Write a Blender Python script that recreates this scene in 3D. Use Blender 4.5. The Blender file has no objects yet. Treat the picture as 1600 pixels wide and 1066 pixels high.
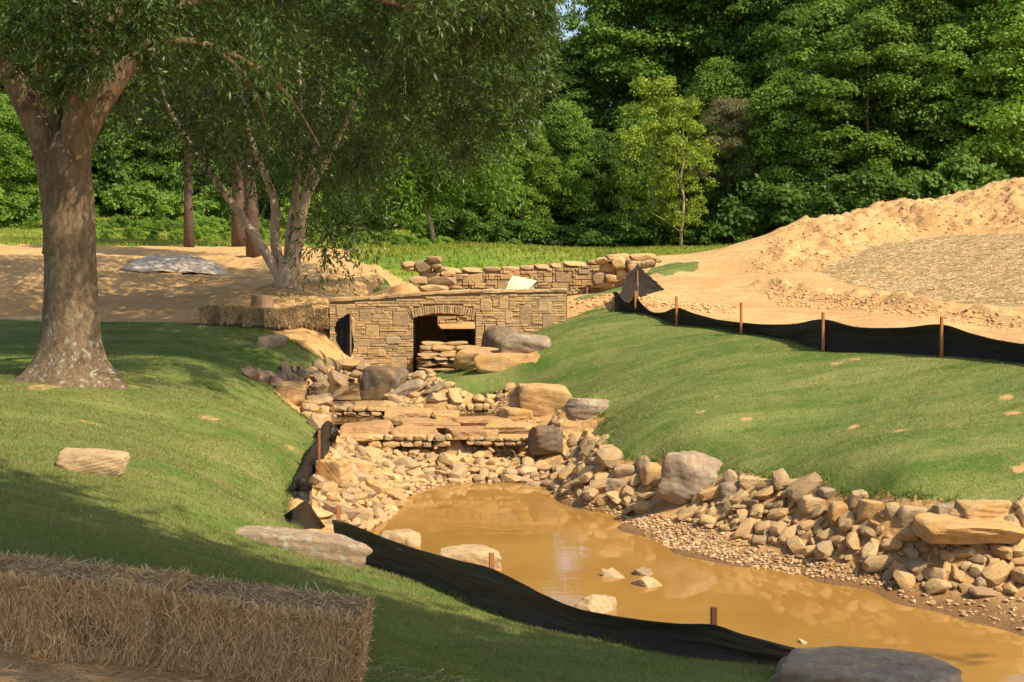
import bpy, bmesh, math, random
import numpy as np
from mathutils import Vector, Matrix, Euler

random.seed(11)
rng = np.random.default_rng(11)
R = math.radians

# ------------------------------------------------------------------ camera
F = 2222.0; CX, CY = 800.0, 533.0; HC = 4.5; TH = math.atan(183.0 / F)
scene = bpy.context.scene
cam_d = bpy.data.cameras.new("camera"); cam_d.lens = 50.0; cam_d.sensor_width = 36.0
cam_d.clip_end = 600.0; cam_d.clip_start = 0.1
cam = bpy.data.objects.new("camera", cam_d); scene.collection.objects.link(cam)
cam.location = (0, 0, HC); cam.rotation_euler = (R(90) - TH, 0, 0)
scene.camera = cam

# ------------------------------------------------------------------ light
SUN_AZ = R(125.0); SUN_EL = R(50.0)     # azimuth clockwise from +Y
sun_dir = Vector((math.sin(SUN_AZ) * math.cos(SUN_EL), math.cos(SUN_AZ) * math.cos(SUN_EL), math.sin(SUN_EL)))
w = bpy.data.worlds.new("World"); scene.world = w; w.use_nodes = True
nt = w.node_tree; bg = nt.nodes["Background"]
sky = nt.nodes.new("ShaderNodeTexSky"); sky.sky_type = 'NISHITA'; sky.sun_disc = False
sky.sun_elevation = SUN_EL; sky.sun_rotation = SUN_AZ; sky.air_density = 1.0; sky.dust_density = 2.5
nt.links.new(sky.outputs[0], bg.inputs[0]); bg.inputs[1].default_value = 0.15
sl = bpy.data.lights.new("sun", 'SUN'); sl.energy = 4.6; sl.angle = R(0.6); sl.color = (1.0, 0.86, 0.64)
so = bpy.data.objects.new("sun", sl); scene.collection.objects.link(so)
so.rotation_euler = (-sun_dir).to_track_quat('-Z', 'Y').to_euler(); so.location = (20, -20, 40)
vs = scene.view_settings; vs.view_transform = 'Standard'; vs.look = 'None'; vs.gamma = 1.0
vs.use_curve_mapping = False; vs.exposure = 0.50
scene.cycles.max_bounces = 6; scene.cycles.transparent_max_bounces = 4
scene.cycles.use_denoising = True

# ------------------------------------------------------------------ helpers
COL = scene.collection

def ray(px, py):
    x = (px - CX) / F; y = -(py - CY) / F
    return np.array([x, math.cos(TH) + y * math.sin(TH), -math.sin(TH) + y * math.cos(TH)])

def P(px, py, d):
    r = ray(px, py); r = r / r[1] * d
    return np.array([r[0], d, HC + r[2]])

def PZ(px, py, z):
    r = ray(px, py); t = (z - HC) / r[2]
    return np.array([r[0] * t, r[1] * t, z])

def fast_mesh(name, V, Fc, smooth=False, mat=None):
    V = np.asarray(V, dtype=np.float32).reshape(-1, 3); Fc = np.asarray(Fc, dtype=np.int32)
    n, k = Fc.shape
    me = bpy.data.meshes.new(name)
    me.vertices.add(len(V)); me.vertices.foreach_set("co", V.ravel())
    me.loops.add(n * k); me.loops.foreach_set("vertex_index", Fc.ravel())
    me.polygons.add(n); me.polygons.foreach_set("loop_start", np.arange(0, n * k, k, dtype=np.int32))
    me.update(calc_edges=True)
    me.polygons.foreach_set("use_smooth", np.full(n, smooth, dtype=bool))
    if mat: me.materials.append(mat)
    return me

class MB:
    """collects pieces, builds one mesh (quads and tris via two lists)"""
    def __init__(s): s.v = []; s.f = []; s.n = 0
    def add(s, V, Fs):
        V = np.asarray(V, dtype=float).reshape(-1, 3)
        for f in Fs: s.f.append(tuple(int(i) + s.n for i in f))
        s.v.append(V); s.n += len(V)
    def mesh(s, name, mat=None, smooth=False):
        me = bpy.data.meshes.new(name)
        V = np.concatenate(s.v)
        me.from_pydata(V.tolist(), [], s.f); me.update()
        if smooth: me.polygons.foreach_set("use_smooth", np.ones(len(me.polygons), dtype=bool))
        if mat: me.materials.append(mat)
        return me

def link(name, me, parent=None, loc=None, rot=None, scale=None):
    o = bpy.data.objects.new(name, me); COL.objects.link(o)
    if parent is not None: o.parent = parent
    if loc is not None: o.location = [float(a) for a in loc]
    if rot is not None: o.rotation_euler = rot
    if scale is not None: o.scale = scale
    return o

def tag(o, label=None, cat=None, group=None, kind=None):
    if label: o['label'] = label
    if cat: o['category'] = cat
    if group: o['group'] = group
    if kind: o['kind'] = kind
    return o

def empty(name, loc=(0, 0, 0), rz=0.0, **k):
    o = bpy.data.objects.new(name, None); COL.objects.link(o)
    o.location = [float(a) for a in loc]; o.rotation_euler = (0, 0, rz); o.empty_display_size = 0.2
    return tag(o, **k)

# value noise 2D (numpy)
_perm = rng.random((256, 256))
def vnoise(x, y):
    xi = np.floor(x).astype(int); yi = np.floor(y).astype(int)
    fx = x - xi; fy = y - yi
    fx = fx * fx * (3 - 2 * fx); fy = fy * fy * (3 - 2 * fy)
    a = _perm[xi % 256, yi % 256]; b = _perm[(xi + 1) % 256, yi % 256]
    c = _perm[xi % 256, (yi + 1) % 256]; d = _perm[(xi + 1) % 256, (yi + 1) % 256]
    return (a * (1 - fx) + b * fx) * (1 - fy) + (c * (1 - fx) + d * fx) * fy
def fbm(x, y, oct=4, s=1.0):
    r = 0; a = 0.5; x = np.asarray(x) * s; y = np.asarray(y) * s
    for i in range(oct):
        r = r + a * (vnoise(x + 17.3 * i, y + 5.1 * i) - 0.5); x = x * 2.03; y = y * 2.03; a *= 0.5
    return r

# ------------------------------------------------------------------ materials
def newmat(name):
    m = bpy.data.materials.new(name); m.use_nodes = True
    t = m.node_tree; b = t.nodes["Principled BSDF"]
    return m, t, b
def N(t, typ, **kw):
    n = t.nodes.new(typ)
    for k, v in kw.items():
        if k in n.inputs.keys(): n.inputs[k].default_value = v
        else: setattr(n, k, v)
    return n
def L(t, a, b): t.links.new(a, b)
def ramp(t, fac, stops, interp='LINEAR'):
    r = t.nodes.new("ShaderNodeValToRGB"); e = r.color_ramp.elements; r.color_ramp.interpolation = interp
    while len(e) < len(stops): e.new(0.5)
    for i, (p, c) in enumerate(stops): e[i].position = p; e[i].color = (*c, 1)
    L(t, fac, r.inputs[0]); return r.outputs[0]
def rampf(t, fac, lo, hi):
    m = N(t, "ShaderNodeMapRange"); L(t, fac, m.inputs[0]); m.inputs[1].default_value = lo; m.inputs[2].default_value = hi
    return m.outputs[0]
def mixc(t, fac, a, b, mode='MIX'):
    m = t.nodes.new("ShaderNodeMix"); m.data_type = 'RGBA'; m.blend_type = mode
    if isinstance(fac, (int, float)): m.inputs[0].default_value = fac
    else: L(t, fac, m.inputs[0])
    for i, c in ((6, a), (7, b)):
        if isinstance(c, tuple): m.inputs[i].default_value = (*c, 1)
        else: L(t, c, m.inputs[i])
    return m.outputs[2]
def noise(t, vec, scale, detail=4, rough=0.55, dist=0.0):
    n = N(t, "ShaderNodeTexNoise"); n.inputs["Scale"].default_value = scale; n.inputs["Detail"].default_value = detail
    n.inputs["Roughness"].default_value = rough; n.inputs["Distortion"].default_value = dist
    if vec is not None: L(t, vec, n.inputs["Vector"])
    return n.outputs[0]
def mapping(t, vec, scale=(1, 1, 1), rot=(0, 0, 0), loc=None):
    m = N(t, "ShaderNodeMapping"); m.inputs["Scale"].default_value = scale; m.inputs["Rotation"].default_value = rot
    L(t, vec, m.inputs["Vector"]); 
    if loc is not None: L(t, loc, m.inputs["Location"])
    return m.outputs[0]
def bump(t, b, h, strength=0.5, dist=0.02, prev=None):
    n = N(t, "ShaderNodeBump"); n.inputs["Strength"].default_value = strength; n.inputs["Distance"].default_value = dist
    L(t, h, n.inputs["Height"])
    if prev is not None: L(t, prev, n.inputs["Normal"])
    if b is not None: L(t, n.outputs[0], b.inputs["Normal"])
    return n.outputs[0]

def stone_mat(name, cols, lichen=0.0, rust=0.25, rough=0.9, wet=0.0):
    """tan field stone: per-object tone, veins, stains, pits"""
    m, t, b = newmat(name)
    oi = N(t, "ShaderNodeObjectInfo"); tc = N(t, "ShaderNodeTexCoord")
    vec = mapping(t, tc.outputs["Object"], loc=oi.outputs["Location"])
    base = ramp(t, oi.outputs["Random"], cols)
    n1 = noise(t, vec, 2.2, 5, 0.6, 0.4); n2 = noise(t, vec, 9.0, 5, 0.65); n3 = noise(t, vec, 38.0, 4, 0.7)
    c = mixc(t, rampf(t, n1, 0.42, 0.7), base, mixc(t, 1.0, base, (1.28, 1.22, 1.1), 'MULTIPLY'))
    c = mixc(t, rampf(t, n2, 0.5, 0.8), c, mixc(t, 1.0, base, (.5, .47, .45), 'MULTIPLY'))
    if rust: 
        r = noise(t, vec, 3.1, 3, 0.5, 0.8)
        mm = N(t, "ShaderNodeMath"); mm.operation = 'MULTIPLY'; L(t, rampf(t, r, 0.56, 0.68), mm.inputs[0]); mm.inputs[1].default_value = rust
        c = mixc(t, mm.outputs[0], c, (0.46, 0.24, 0.07))
    if lichen:
        li = noise(t, vec, 7.0, 8, 0.75)
        mm = N(t, "ShaderNodeMath"); mm.operation = 'MULTIPLY'; L(t, rampf(t, li, 0.53, 0.6), mm.inputs[0]); mm.inputs[1].default_value = lichen
        c = mixc(t, mm.outputs[0], c, (0.36, 0.35, 0.24))
    v = N(t, "ShaderNodeMath"); v.operation = 'MULTIPLY_ADD'; L(t, n3, v.inputs[0]); v.inputs[1].default_value = 0.5; v.inputs[2].default_value = 0.75
    hv = N(t, "ShaderNodeHueSaturation"); L(t, c, hv.inputs["Color"]); L(t, v.outputs[0], hv.inputs["Value"])
    L(t, hv.outputs[0], b.inputs["Base Color"])
    b.inputs["Roughness"].default_value = rough; b.inputs["Specular IOR Level"].default_value = 0.25
    mp = mapping(t, vec, (1, 1, 2.3)); st = noise(t, mp, 5.0, 6, 0.65, 0.3)
    nn = bump(t, None, st, 0.45, 0.05); bump(t, b, n3, 0.5, 0.012, nn)
    return m

TAN = [(0.0, (0.51, 0.335, 0.15)), (0.2, (0.40, 0.26, 0.125)), (0.4, (0.55, 0.375, 0.18)), (0.55, (0.27, 0.19, 0.115)), (0.7, (0.47, 0.32, 0.155)), (0.85, (0.34, 0.24, 0.14)), (1.0, (0.53, 0.385, 0.21))]
M = {}
M['stone'] = stone_mat("tan_fieldstone", TAN)
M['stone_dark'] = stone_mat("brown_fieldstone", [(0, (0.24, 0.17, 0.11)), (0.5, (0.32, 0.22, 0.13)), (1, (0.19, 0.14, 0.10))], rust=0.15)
M['boulder'] = stone_mat("weathered_boulder", [(0, (0.25, 0.19, 0.13)), (1, (0.27, 0.20, 0.14))], lichen=0.65, rust=0.35)
M['boulder_tan'] = stone_mat("tan_boulder", [(0, (0.44, 0.28, 0.12)), (1, (0.40, 0.26, 0.12))], lichen=0.1, rust=0.7)
M['boulder_dark'] = stone_mat("dark_boulder", [(0, (0.13, 0.09, 0.06)), (1, (0.17, 0.12, 0.08))], lichen=0.25, rust=0.3)
M['lichen'] = stone_mat("lichen_rock", [(0, (0.26, 0.19, 0.12)), (1, (0.28, 0.20, 0.13))], lichen=0.9, rust=0.1)
M['pale'] = stone_mat("pale_stone", [(0, (0.42, 0.30, 0.165)), (1, (0.38, 0.27, 0.15))], rust=0.1)
M['flag'] = stone_mat("flagstone", [(0, (0.34, 0.20, 0.095)), (0.5, (0.39, 0.24, 0.11)), (1, (0.30, 0.18, 0.09))], rust=0.3)
M['masonry'] = stone_mat("masonry_stone", [(0, (0.50, 0.34, 0.165)), (0.35, (0.44, 0.295, 0.15)), (0.65, (0.34, 0.24, 0.14)), (0.8, (0.52, 0.36, 0.18)), (1.0, (0.44, 0.33, 0.19))], rust=0.15)

def simple(name, col, rough=0.9, spec=0.3, nscale=None, col2=None, bs=0.3, bd=0.01, stretch=(1, 1, 1)):
    m, t, b = newmat(name); b.inputs["Roughness"].default_value = rough; b.inputs["Specular IOR Level"].default_value = spec
    b.inputs["Base Color"].default_value = (*col, 1)
    if nscale:
        tc = N(t, "ShaderNodeTexCoord"); v = mapping(t, tc.outputs["Object"], stretch)
        n = noise(t, v, nscale, 5, 0.6)
        L(t, mixc(t, rampf(t, n, 0.35, 0.65), col, col2 or tuple(c * 0.6 for c in col)), b.inputs["Base Color"])
        bump(t, b, n, bs, bd)
    return m
M['mortar'] = simple("sandy_mortar", (0.33, 0.215, 0.10), nscale=14, bs=0.6)
M['rebar'] = simple("rusty_steel", (0.26, 0.08, 0.03), 0.8, nscale=30, col2=(0.36, 0.14, 0.05))
M['wood_stake'] = simple("weathered_wood", (0.33, 0.19, 0.10), 0.85, nscale=20, col2=(0.22, 0.11, 0.06), stretch=(1, 1, 0.15))
M['rust_stake'] = simple("orange_wood", (0.42, 0.17, 0.06), 0.85, nscale=20, col2=(0.30, 0.11, 0.04), stretch=(1, 1, 0.15))
M['green_cloth'] = simple("pale_green_sheet", (0.45, 0.72, 0.36), 0.6, nscale=6, col2=(0.40, 0.64, 0.31))
M['grey_tarp'] = simple("dusty_grey_tarp", (0.50, 0.42, 0.32), 0.6, nscale=3, col2=(0.38, 0.31, 0.23), bs=0.5, bd=0.04)
M['pipe'] = simple("dark_pipe", (0.09, 0.06, 0.05), 0.6)
M['cut_wood'] = simple("cut_branch_scar", (0.40, 0.22, 0.12), 0.9, nscale=12, col2=(0.28, 0.14, 0.07))
M['stump'] = simple("stump_wood", (0.36, 0.23, 0.13), 0.9, nscale=9, col2=(0.20, 0.13, 0.08), bs=0.7, bd=0.03, stretch=(1, 1, 0.2))

def fabric_mat(name, ca, cb, cd, thru=0.06):
    m, t, b = newmat(name)
    tc = N(t, "ShaderNodeTexCoord"); uv = tc.outputs["UV"]
    n1 = noise(t, mapping(t, uv, (0.25, 22, 1)), 2.0, 4, 0.6)
    n2 = noise(t, tc.outputs["Object"], 3.0, 4, 0.6)
    c = mixc(t, rampf(t, n1, 0.5, 0.75), ca, cb)
    c = mixc(t, rampf(t, n2, 0.55, 0.8), c, cd)
    L(t, c, b.inputs["Base Color"]); b.inputs["Roughness"].default_value = 0.45
    b.inputs["Specular IOR Level"].default_value = 0.3
    nn = bump(t, None, n1, 0.6, 0.02); bump(t, b, noise(t, mapping(t, uv, (1, 3, 1)), 5, 3), 0.4, 0.03, nn)
    tr = N(t, "ShaderNodeBsdfTranslucent"); tr.inputs[0].default_value = (0.20, 0.155, 0.105, 1); mx = N(t, "ShaderNodeMixShader"); mx.inputs[0].default_value = thru
    L(t, b.outputs[0], mx.inputs[1]); L(t, tr.outputs[0], mx.inputs[2]); L(t, mx.outputs[0], t.nodes["Material Output"].inputs[0])
    return m
M['fabric'] = fabric_mat('black_woven_silt_fabric', (0.014, 0.012, 0.011), (0.045, 0.037, 0.030), (0.032, 0.026, 0.020))
M['fabric_dusty_lifted'] = fabric_mat('dusty_shade_lifted_silt_fabric', (0.075, 0.060, 0.045), (0.26, 0.205, 0.15), (0.14, 0.105, 0.072), 0.30)  # dusty cloth, colour also lightened to offset the shade it hangs in

def leaf_mat(name, c1, c2, trans=0.35, rough=0.5, spec=0.35):
    m, t, b = newmat(name)
    g = N(t, "ShaderNodeNewGeometry"); oi = N(t, "ShaderNodeObjectInfo")
    c = mixc(t, g.outputs["Random Per Island"], c1, c2)
    v = N(t, "ShaderNodeMapRange"); L(t, oi.outputs["Random"], v.inputs[0]); v.inputs[3].default_value = 0.75; v.inputs[4].default_value = 1.2
    hs = N(t, "ShaderNodeHueSaturation"); L(t, c, hs.inputs["Color"]); L(t, v.outputs[0], hs.inputs["Value"]); c = hs.outputs[0]
    L(t, c, b.inputs["Base Color"]); b.inputs["Roughness"].default_value = rough; b.inputs["Specular IOR Level"].default_value = spec
    tr = N(t, "ShaderNodeBsdfTranslucent"); c2_ = mixc(t, 1.0, c, (1.3, 1.25, 0.5), 'MULTIPLY'); L(t, c2_, tr.inputs[0])
    mx = N(t, "ShaderNodeMixShader"); mx.inputs[0].default_value = trans
    L(t, b.outputs[0], mx.inputs[1]); L(t, tr.outputs[0], mx.inputs[2])
    L(t, mx.outputs[0], t.nodes["Material Output"].inputs[0])
    return m
M['leaf_oak'] = leaf_mat("willow_oak_leaf", (0.036, 0.070, 0.012), (0.09, 0.135, 0.028), 0.25, 0.42, 0.4)
M['leaf_mid'] = leaf_mat("green_maple_leaf", (0.115, 0.215, 0.028), (0.21, 0.33, 0.055), 0.42, 0.55, 0.2)
M['leaf_dark'] = leaf_mat("deep_green_leaf", (0.07, 0.145, 0.022), (0.13, 0.225, 0.04), 0.38, 0.55, 0.2)
M['leaf_light'] = leaf_mat("fresh_green_leaf", (0.15, 0.27, 0.03), (0.26, 0.37, 0.055), 0.4, 0.55, 0.2)
M['leaf_yellow'] = leaf_mat("yellow_green_leaf", (0.19, 0.27, 0.03), (0.31, 0.375, 0.055), 0.4, .55, .2)
M['needle'] = leaf_mat("brownish_pine_needle", (0.16, 0.15, 0.06), (0.24, 0.22, 0.09), 0.2)
M['grass'] = leaf_mat("lawn_grass_blade", (0.10, 0.165, 0.028), (0.26, 0.29, 0.085), 0.3, 0.6, 0.2)
M['grass_dry'] = leaf_mat("dry_grass_blade", (0.36, 0.31, 0.13), (0.28, 0.27, 0.10), 0.3, 0.7, 0.2)
M['grass_meadow'] = leaf_mat("meadow_grass_blade", (0.16, 0.23, 0.03), (0.38, 0.37, 0.075), 0.4, 0.7, 0.2)
M['straw'] = leaf_mat("straw_stalk", (0.30, 0.19, 0.09), (0.72, 0.52, 0.28), 0.2, 0.6, 0.3)

def bark_mat(name, c1, c2, lichen=0.0, sc=7.0, moss=False):
    m, t, b = newmat(name); tc = N(t, "ShaderNodeTexCoord")
    v = mapping(t, tc.outputs["Object"], (1, 1, 0.45))
    n1 = noise(t, v, sc * 2.2, 8, 0.75, 0.3); n2 = noise(t, tc.outputs["Object"], 1.6, 4)
    vo = N(t, "ShaderNodeTexVoronoi"); vo.feature = 'DISTANCE_TO_EDGE'; vo.inputs["Scale"].default_value = sc * 2.0
    L(t, mapping(t, v, (1, 1, 1)), vo.inputs["Vector"])
    c = mixc(t, rampf(t, n1, 0.35, 0.65), c1, c2)
    c = mixc(t, rampf(t, n2, 0.5, 0.75), c, tuple(a * 0.75 for a in c1))
    if lichen:
        li = noise(t, tc.outputs["Object"], 9.0, 6, 0.7)
        sx = N(t, "ShaderNodeSeparateXYZ"); L(t, tc.outputs["Object"], sx.inputs[0])
        hz = rampf(t, sx.outputs[2], 2.2, 0.2)
        mm = N(t, "ShaderNodeMath"); mm.operation = 'MULTIPLY'; L(t, rampf(t, li, 0.55, 0.62), mm.inputs[0]); L(t, hz, mm.inputs[1])
        m2 = N(t, "ShaderNodeMath"); m2.operation = 'MULTIPLY'; L(t, mm.outputs[0], m2.inputs[0]); m2.inputs[1].default_value = lichen
        c = mixc(t, m2.outputs[0], c, (0.42, 0.44, 0.33))
    L(t, c, b.inputs["Base Color"]); b.inputs["Roughness"].default_value = 0.95; b.inputs["Specular IOR Level"].default_value = 0.15
    ed = rampf(t, vo.outputs["Distance"], 0.0, 0.12)
    nn = bump(t, None, ed, 0.3, 0.008); bump(t, b, n1, 1.0, 0.06, nn)
    return m
M['bark_oak'] = bark_mat("oak_bark", (0.13, 0.085, 0.048), (0.32, 0.225, 0.135), lichen=0.9)
M['bark_birch'] = bark_mat("river_birch_bark", (0.52, 0.38, 0.26), (0.72, 0.57, 0.42), sc=9)
M['bark_dark'] = bark_mat("dark_pine_bark", (0.10, 0.07, 0.05), (0.18, 0.12, 0.085))
M['bark_light'] = bark_mat("pale_young_bark", (0.40, 0.30, 0.19), (0.52, 0.42, 0.27))

def ground_mats():
    # bare dirt
    m, t, b = newmat("tan_clay_soil"); tc = N(t, "ShaderNodeTexCoord"); v = tc.outputs["Object"]
    n1 = noise(t, v, 0.35, 5, 0.6, 0.4); n2 = noise(t, v, 2.5, 6, 0.65); n3 = noise(t, v, 18, 5, 0.7)
    c = mixc(t, rampf(t, n1, 0.4, 0.62), (0.48, 0.285, 0.115), (0.58, 0.37, 0.16))
    c = mixc(t, rampf(t, n2, 0.45, 0.75), c, (0.42, 0.235, 0.09))
    c = mixc(t, rampf(t, n3, 0.55, 0.75), c, (0.60, 0.40, 0.19))
    # damp mud near and under the pool water
    a = N(t, "ShaderNodeAttribute"); a.attribute_name = "mud"
    c = mixc(t, a.outputs["Fac"], c, (0.20, 0.11, 0.045))
    L(t, c, b.inputs["Base Color"]); b.inputs["Specular IOR Level"].default_value = 0.2
    rr = N(t, "ShaderNodeMapRange"); L(t, a.outputs["Fac"], rr.inputs[0]); rr.inputs[3].default_value = 0.95; rr.inputs[4].default_value = 0.35
    L(t, rr.outputs[0], b.inputs["Roughness"])
    nn = bump(t, None, n2, 0.8, 0.12); bump(t, b, n3, 0.7, 0.03, nn)
    M['dirt'] = m
    # lawn soil/turf
    m, t, b = newmat("bermuda_turf"); tc = N(t, "ShaderNodeTexCoord"); v = tc.outputs["Object"]
    vs_ = mapping(t, v, (0.8, 2.2, 1), (0, 0, R(-20)))
    n1 = noise(t, vs_, 0.7, 6, 0.65, 0.6); n2 = noise(t, v, 5.0, 5, 0.7); n3 = noise(t, v, 60, 3, 0.7)
    c = mixc(t, rampf(t, n1, 0.38, 0.66), (0.10, 0.16, 0.030), (0.30, 0.29, 0.10))
    c = mixc(t, rampf(t, n2, 0.5, 0.8), c, (0.30, 0.26, 0.10))
    c = mixc(t, rampf(t, n3, 0.4, 0.7), c, (0.05, 0.09, 0.015))
    a = N(t, "ShaderNodeAttribute"); a.attribute_name = "bare"
    nb = noise(t, v, 9.0, 6, 0.75); ad = N(t, "ShaderNodeMath"); ad.operation = 'MULTIPLY_ADD'; L(t, nb, ad.inputs[0]); ad.inputs[1].default_value = 1.6; ad.inputs[2].default_value = -0.8
    ad2 = N(t, "ShaderNodeMath"); ad2.operation = 'ADD'; L(t, ad.outputs[0], ad2.inputs[0]); L(t, a.outputs["Fac"], ad2.inputs[1])
    c = mixc(t, rampf(t, ad2.outputs[0], 0.45, 0.65), c, (0.48, 0.29, 0.12))
    L(t, c, b.inputs["Base Color"]); b.inputs["Roughness"].default_value = 0.95; b.inputs["Specular IOR Level"].default_value = 0.1
    nn = bump(t, None, n2, 0.5, 0.05); bump(t, b, n3, 0.7, 0.02, nn)
    M['lawn'] = m
    m, t, b = newmat("meadow_ground"); tc = N(t, "ShaderNodeTexCoord"); v = tc.outputs["Object"]
    n1 = noise(t, mapping(t, v, (1, 2.2, 1)), 0.25, 5, 0.6); n2 = noise(t, v, 3.0, 5, 0.7)
    c = mixc(t, rampf(t, n1, 0.45, 0.66), (0.14, 0.22, 0.03), (0.36, 0.34, 0.065))
    c = mixc(t, rampf(t, n2, 0.55, 0.8), c, (0.13, 0.17, 0.03))
    L(t, c, b.inputs["Base Color"]); b.inputs["Roughness"].default_value = 0.95; b.inputs["Specular IOR Level"].default_value = 0.1
    bump(t, b, n2, 0.9, 0.2)
    M['meadow'] = m
    m, t, b = newmat("forest_floor"); tc = N(t, "ShaderNodeTexCoord"); v = tc.outputs["Object"]
    n1 = noise(t, v, 0.8, 6, 0.6)
    L(t, mixc(t, rampf(t, n1, 0.4, 0.6), (0.05, 0.07, 0.02), (0.10, 0.07, 0.04)), b.inputs["Base Color"]); b.inputs["Roughness"].default_value = 1
    M['forest_floor'] = m
    # straw erosion matting
    m, t, b = newmat("straw_erosion_mat"); tc = N(t, "ShaderNodeTexCoord"); v = tc.outputs["Object"]
    n1 = noise(t, mapping(t, v, (3, 14, 6), (0, 0, R(25))), 2.0, 5, 0.7); n0 = noise(t, v, 0.3, 4)
    n2 = noise(t, mapping(t, v, (14, 3, 6), (0, 0, R(-15))), 2.3, 5, 0.7)
    c = mixc(t, rampf(t, n1, 0.4, 0.62), (0.30, 0.215, 0.105), (0.55, 0.42, 0.235))
    c = mixc(t, rampf(t, n2, 0.5, 0.66), c, (0.22, 0.18, 0.085))
    c = mixc(t, rampf(t, n0, 0.45, 0.62), c, mixc(t, rampf(t, n1, 0.4, 0.62), (0.21, 0.19, 0.08), (0.42, 0.34, 0.17)))
    L(t, c, b.inputs["Base Color"]); b.inputs["Roughness"].default_value = 0.95; b.inputs["Specular IOR Level"].default_value = 0.1
    bump(t, b, n1, 0.8, 0.05)
    M['matting'] = m
    # muddy water
    m, t, b = newmat("muddy_pool_water"); tc = N(t, "ShaderNodeTexCoord"); v = tc.outputs["Object"]
    n1 = noise(t, v, 0.4, 3); 
    L(t, mixc(t, rampf(t, n1, 0.35, 0.65), (0.29, 0.152, 0.036), (0.34, 0.188, 0.05)), b.inputs["Base Color"])
    b.inputs["Roughness"].default_value = 0.02; b.inputs["IOR"].default_value = 1.34
    w1 = noise(t, mapping(t, v, (1, 2.0, 1)), 1.6, 3, 0.5); bump(t, b, w1, 0.05, 0.03)
    M['water'] = m
    m, t, b = newmat("shallow_brown_water"); tc = N(t, "ShaderNodeTexCoord"); v = tc.outputs["Object"]
    b.inputs["Base Color"].default_value = (0.12, 0.070, 0.028, 1); b.inputs["Roughness"].default_value = 0.06; b.inputs['Specular IOR Level'].default_value = 0.3
    bump(t, b, noise(t, v, 2.5, 3), 0.08, 0.03)
    M['water_dark'] = m
ground_mats()

# ------------------------------------------------------------------ terrain height field
cp = []   # world control points
def c(px, py, d): cp.append(P(px, py, d))
def cz(px, py, z): cp.append(PZ(px, py, z))
def cw(x, y, z): cp.append(np.array([x, y, z], float))
# pool bed
for q in [(740, 785), (800, 820), (900, 860), (1000, 900), (1150, 945), (1300, 985), (1450, 1025), (700, 830), (850, 925)]:
    p = PZ(*q, 0.0); cw(p[0], p[1], -0.4)
cw(6.0, 13.6, -0.4); cw(8, 12, -0.4); cw(11, 9.5, -0.4)
# shoreline far / right
for q in [(640, 775), (700, 757), (800, 754), (870, 765), (905, 795), (960, 825), (1050, 865), (1150, 887), (1280, 912), (1400, 945), (1500, 970), (1600, 995), (600, 815), (1750, 1040), (590, 845)]:
    cz(*q, 0.0)
cw(9.5, 13.2, 0.0); cw(13, 10.5, 0.0)
# near shore (behind the near fence)
for q in [(640, 885), (700, 905), (830, 950), (950, 990), (1100, 1030), (1280, 1060), (1400, 1078)]: cz(*q, 0.0)
cw(5.5, 11.6, 0.05); cw(8, 9.5, 0.05)
# near bank
for q in [(522, 868, 17.6), (661, 912, 16.3), (725, 943, 15.35), (770, 957, 15.1), (860, 985, 14.2), (931, 1000, 13.7), (1100, 1031, 13.1), (1215, 1044, 12.7),
          (600, 960, 13.0), (500, 920, 13.5), (400, 900, 12.3), (250, 880, 10.5), (600, 1000, 11.2), (800, 1066, 10.8), (700, 1010, 12.2), (1000, 1066, 11.6),
          (0, 885, 8.9), (0, 1015, 7.45), (300, 1050, 7.35), (570, 1086, 7.3), (0, 1066, 6.5), (570, 1140, 6.4), (577, 896, 16.2), (350, 841, 16.2), (450, 866, 16.2)]: c(*q)
cw(0, 0, 2.9); cw(-4, 2, 2.95); cw(3, 3, 2.4); cw(4.5, 8, 1.0); cw(2.2, 10.8, 0.62); cw(9, 4, 1.2); cw(-10, 6, 2.9); cw(0, -12, 3.1); cw(-25, -8, 3.3); cw(20, -8, 2.8); cw(3.2, 12.3, 0.4)
# left lawn
for q in [(250, 650, 22.5), (250, 720, 18.5), (400, 700, 22), (400, 800, 17.5), (300, 800, 16.5), (150, 800, 14.8), (0, 700, 18), (95, 600, 23), (0, 610, 22.5), (0, 765, 14.6),
          (140, 735, 17), (250, 620, 23.5), (400, 600, 26.5), (100, 560, 28.5), (300, 560, 28.5), (450, 577, 31.6), (505, 572, 32.6), (-150, 620, 22), (-200, 560, 29), (480, 690, 23.8), (440, 640, 25.6)]: c(*q)
# left bank of the creek
for q in [(500, 640, 28.5), (480, 655, 27.3), (505, 668, 25.6), (505, 700, 24.3), (485, 750, 22.3), (455, 815, 19.6), (440, 612, 27.6)]: c(*q)
for q in [(535, 835, .22), (560, 765, .22), (600, 800, .05), (560, 720, .35)]: cz(*q)
# stone field and cascade
for q in [(560, 700, .38), (650, 698, .36), (760, 697, .36), (850, 700, .38), (700, 725, .18), (800, 725, .18), (640, 735, .15), (870, 735, .18),
          (600, 685, .44), (700, 683, .44), (800, 680, .46), (760, 655, .62), (850, 660, .68), (900, 700, .45), (900, 735, .2)]: cz(*q)
for q in [(540, 613), (590, 610), (500, 612), (560, 600), (600, 600), (625, 590), (485, 612), (650, 585), (520, 620), (570, 620), (550, 607)]:
    p = PZ(*q, 0.85); cw(p[0], p[1], 0.6)
for px in (480, 520, 560, 600): p = P(px, 600, 29.4); cw(p[0], p[1], 0.84)
for q in [(545, 648), (600, 648), (660, 650), (700, 652), (560, 655)]:
    p = PZ(*q, 0.64); cw(p[0], p[1], 0.47)
for q in [(650, 632, .80), (720, 640, .70), (780, 643, .72)]: cz(*q)
for q in [(430, 590, 31.2), (470, 584, 31.9), (520, 574, 33)]: c(*q)
cz(462, 607, .93); cz(436, 606, 1.05); cz(560, 578, 1.02)
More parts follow.
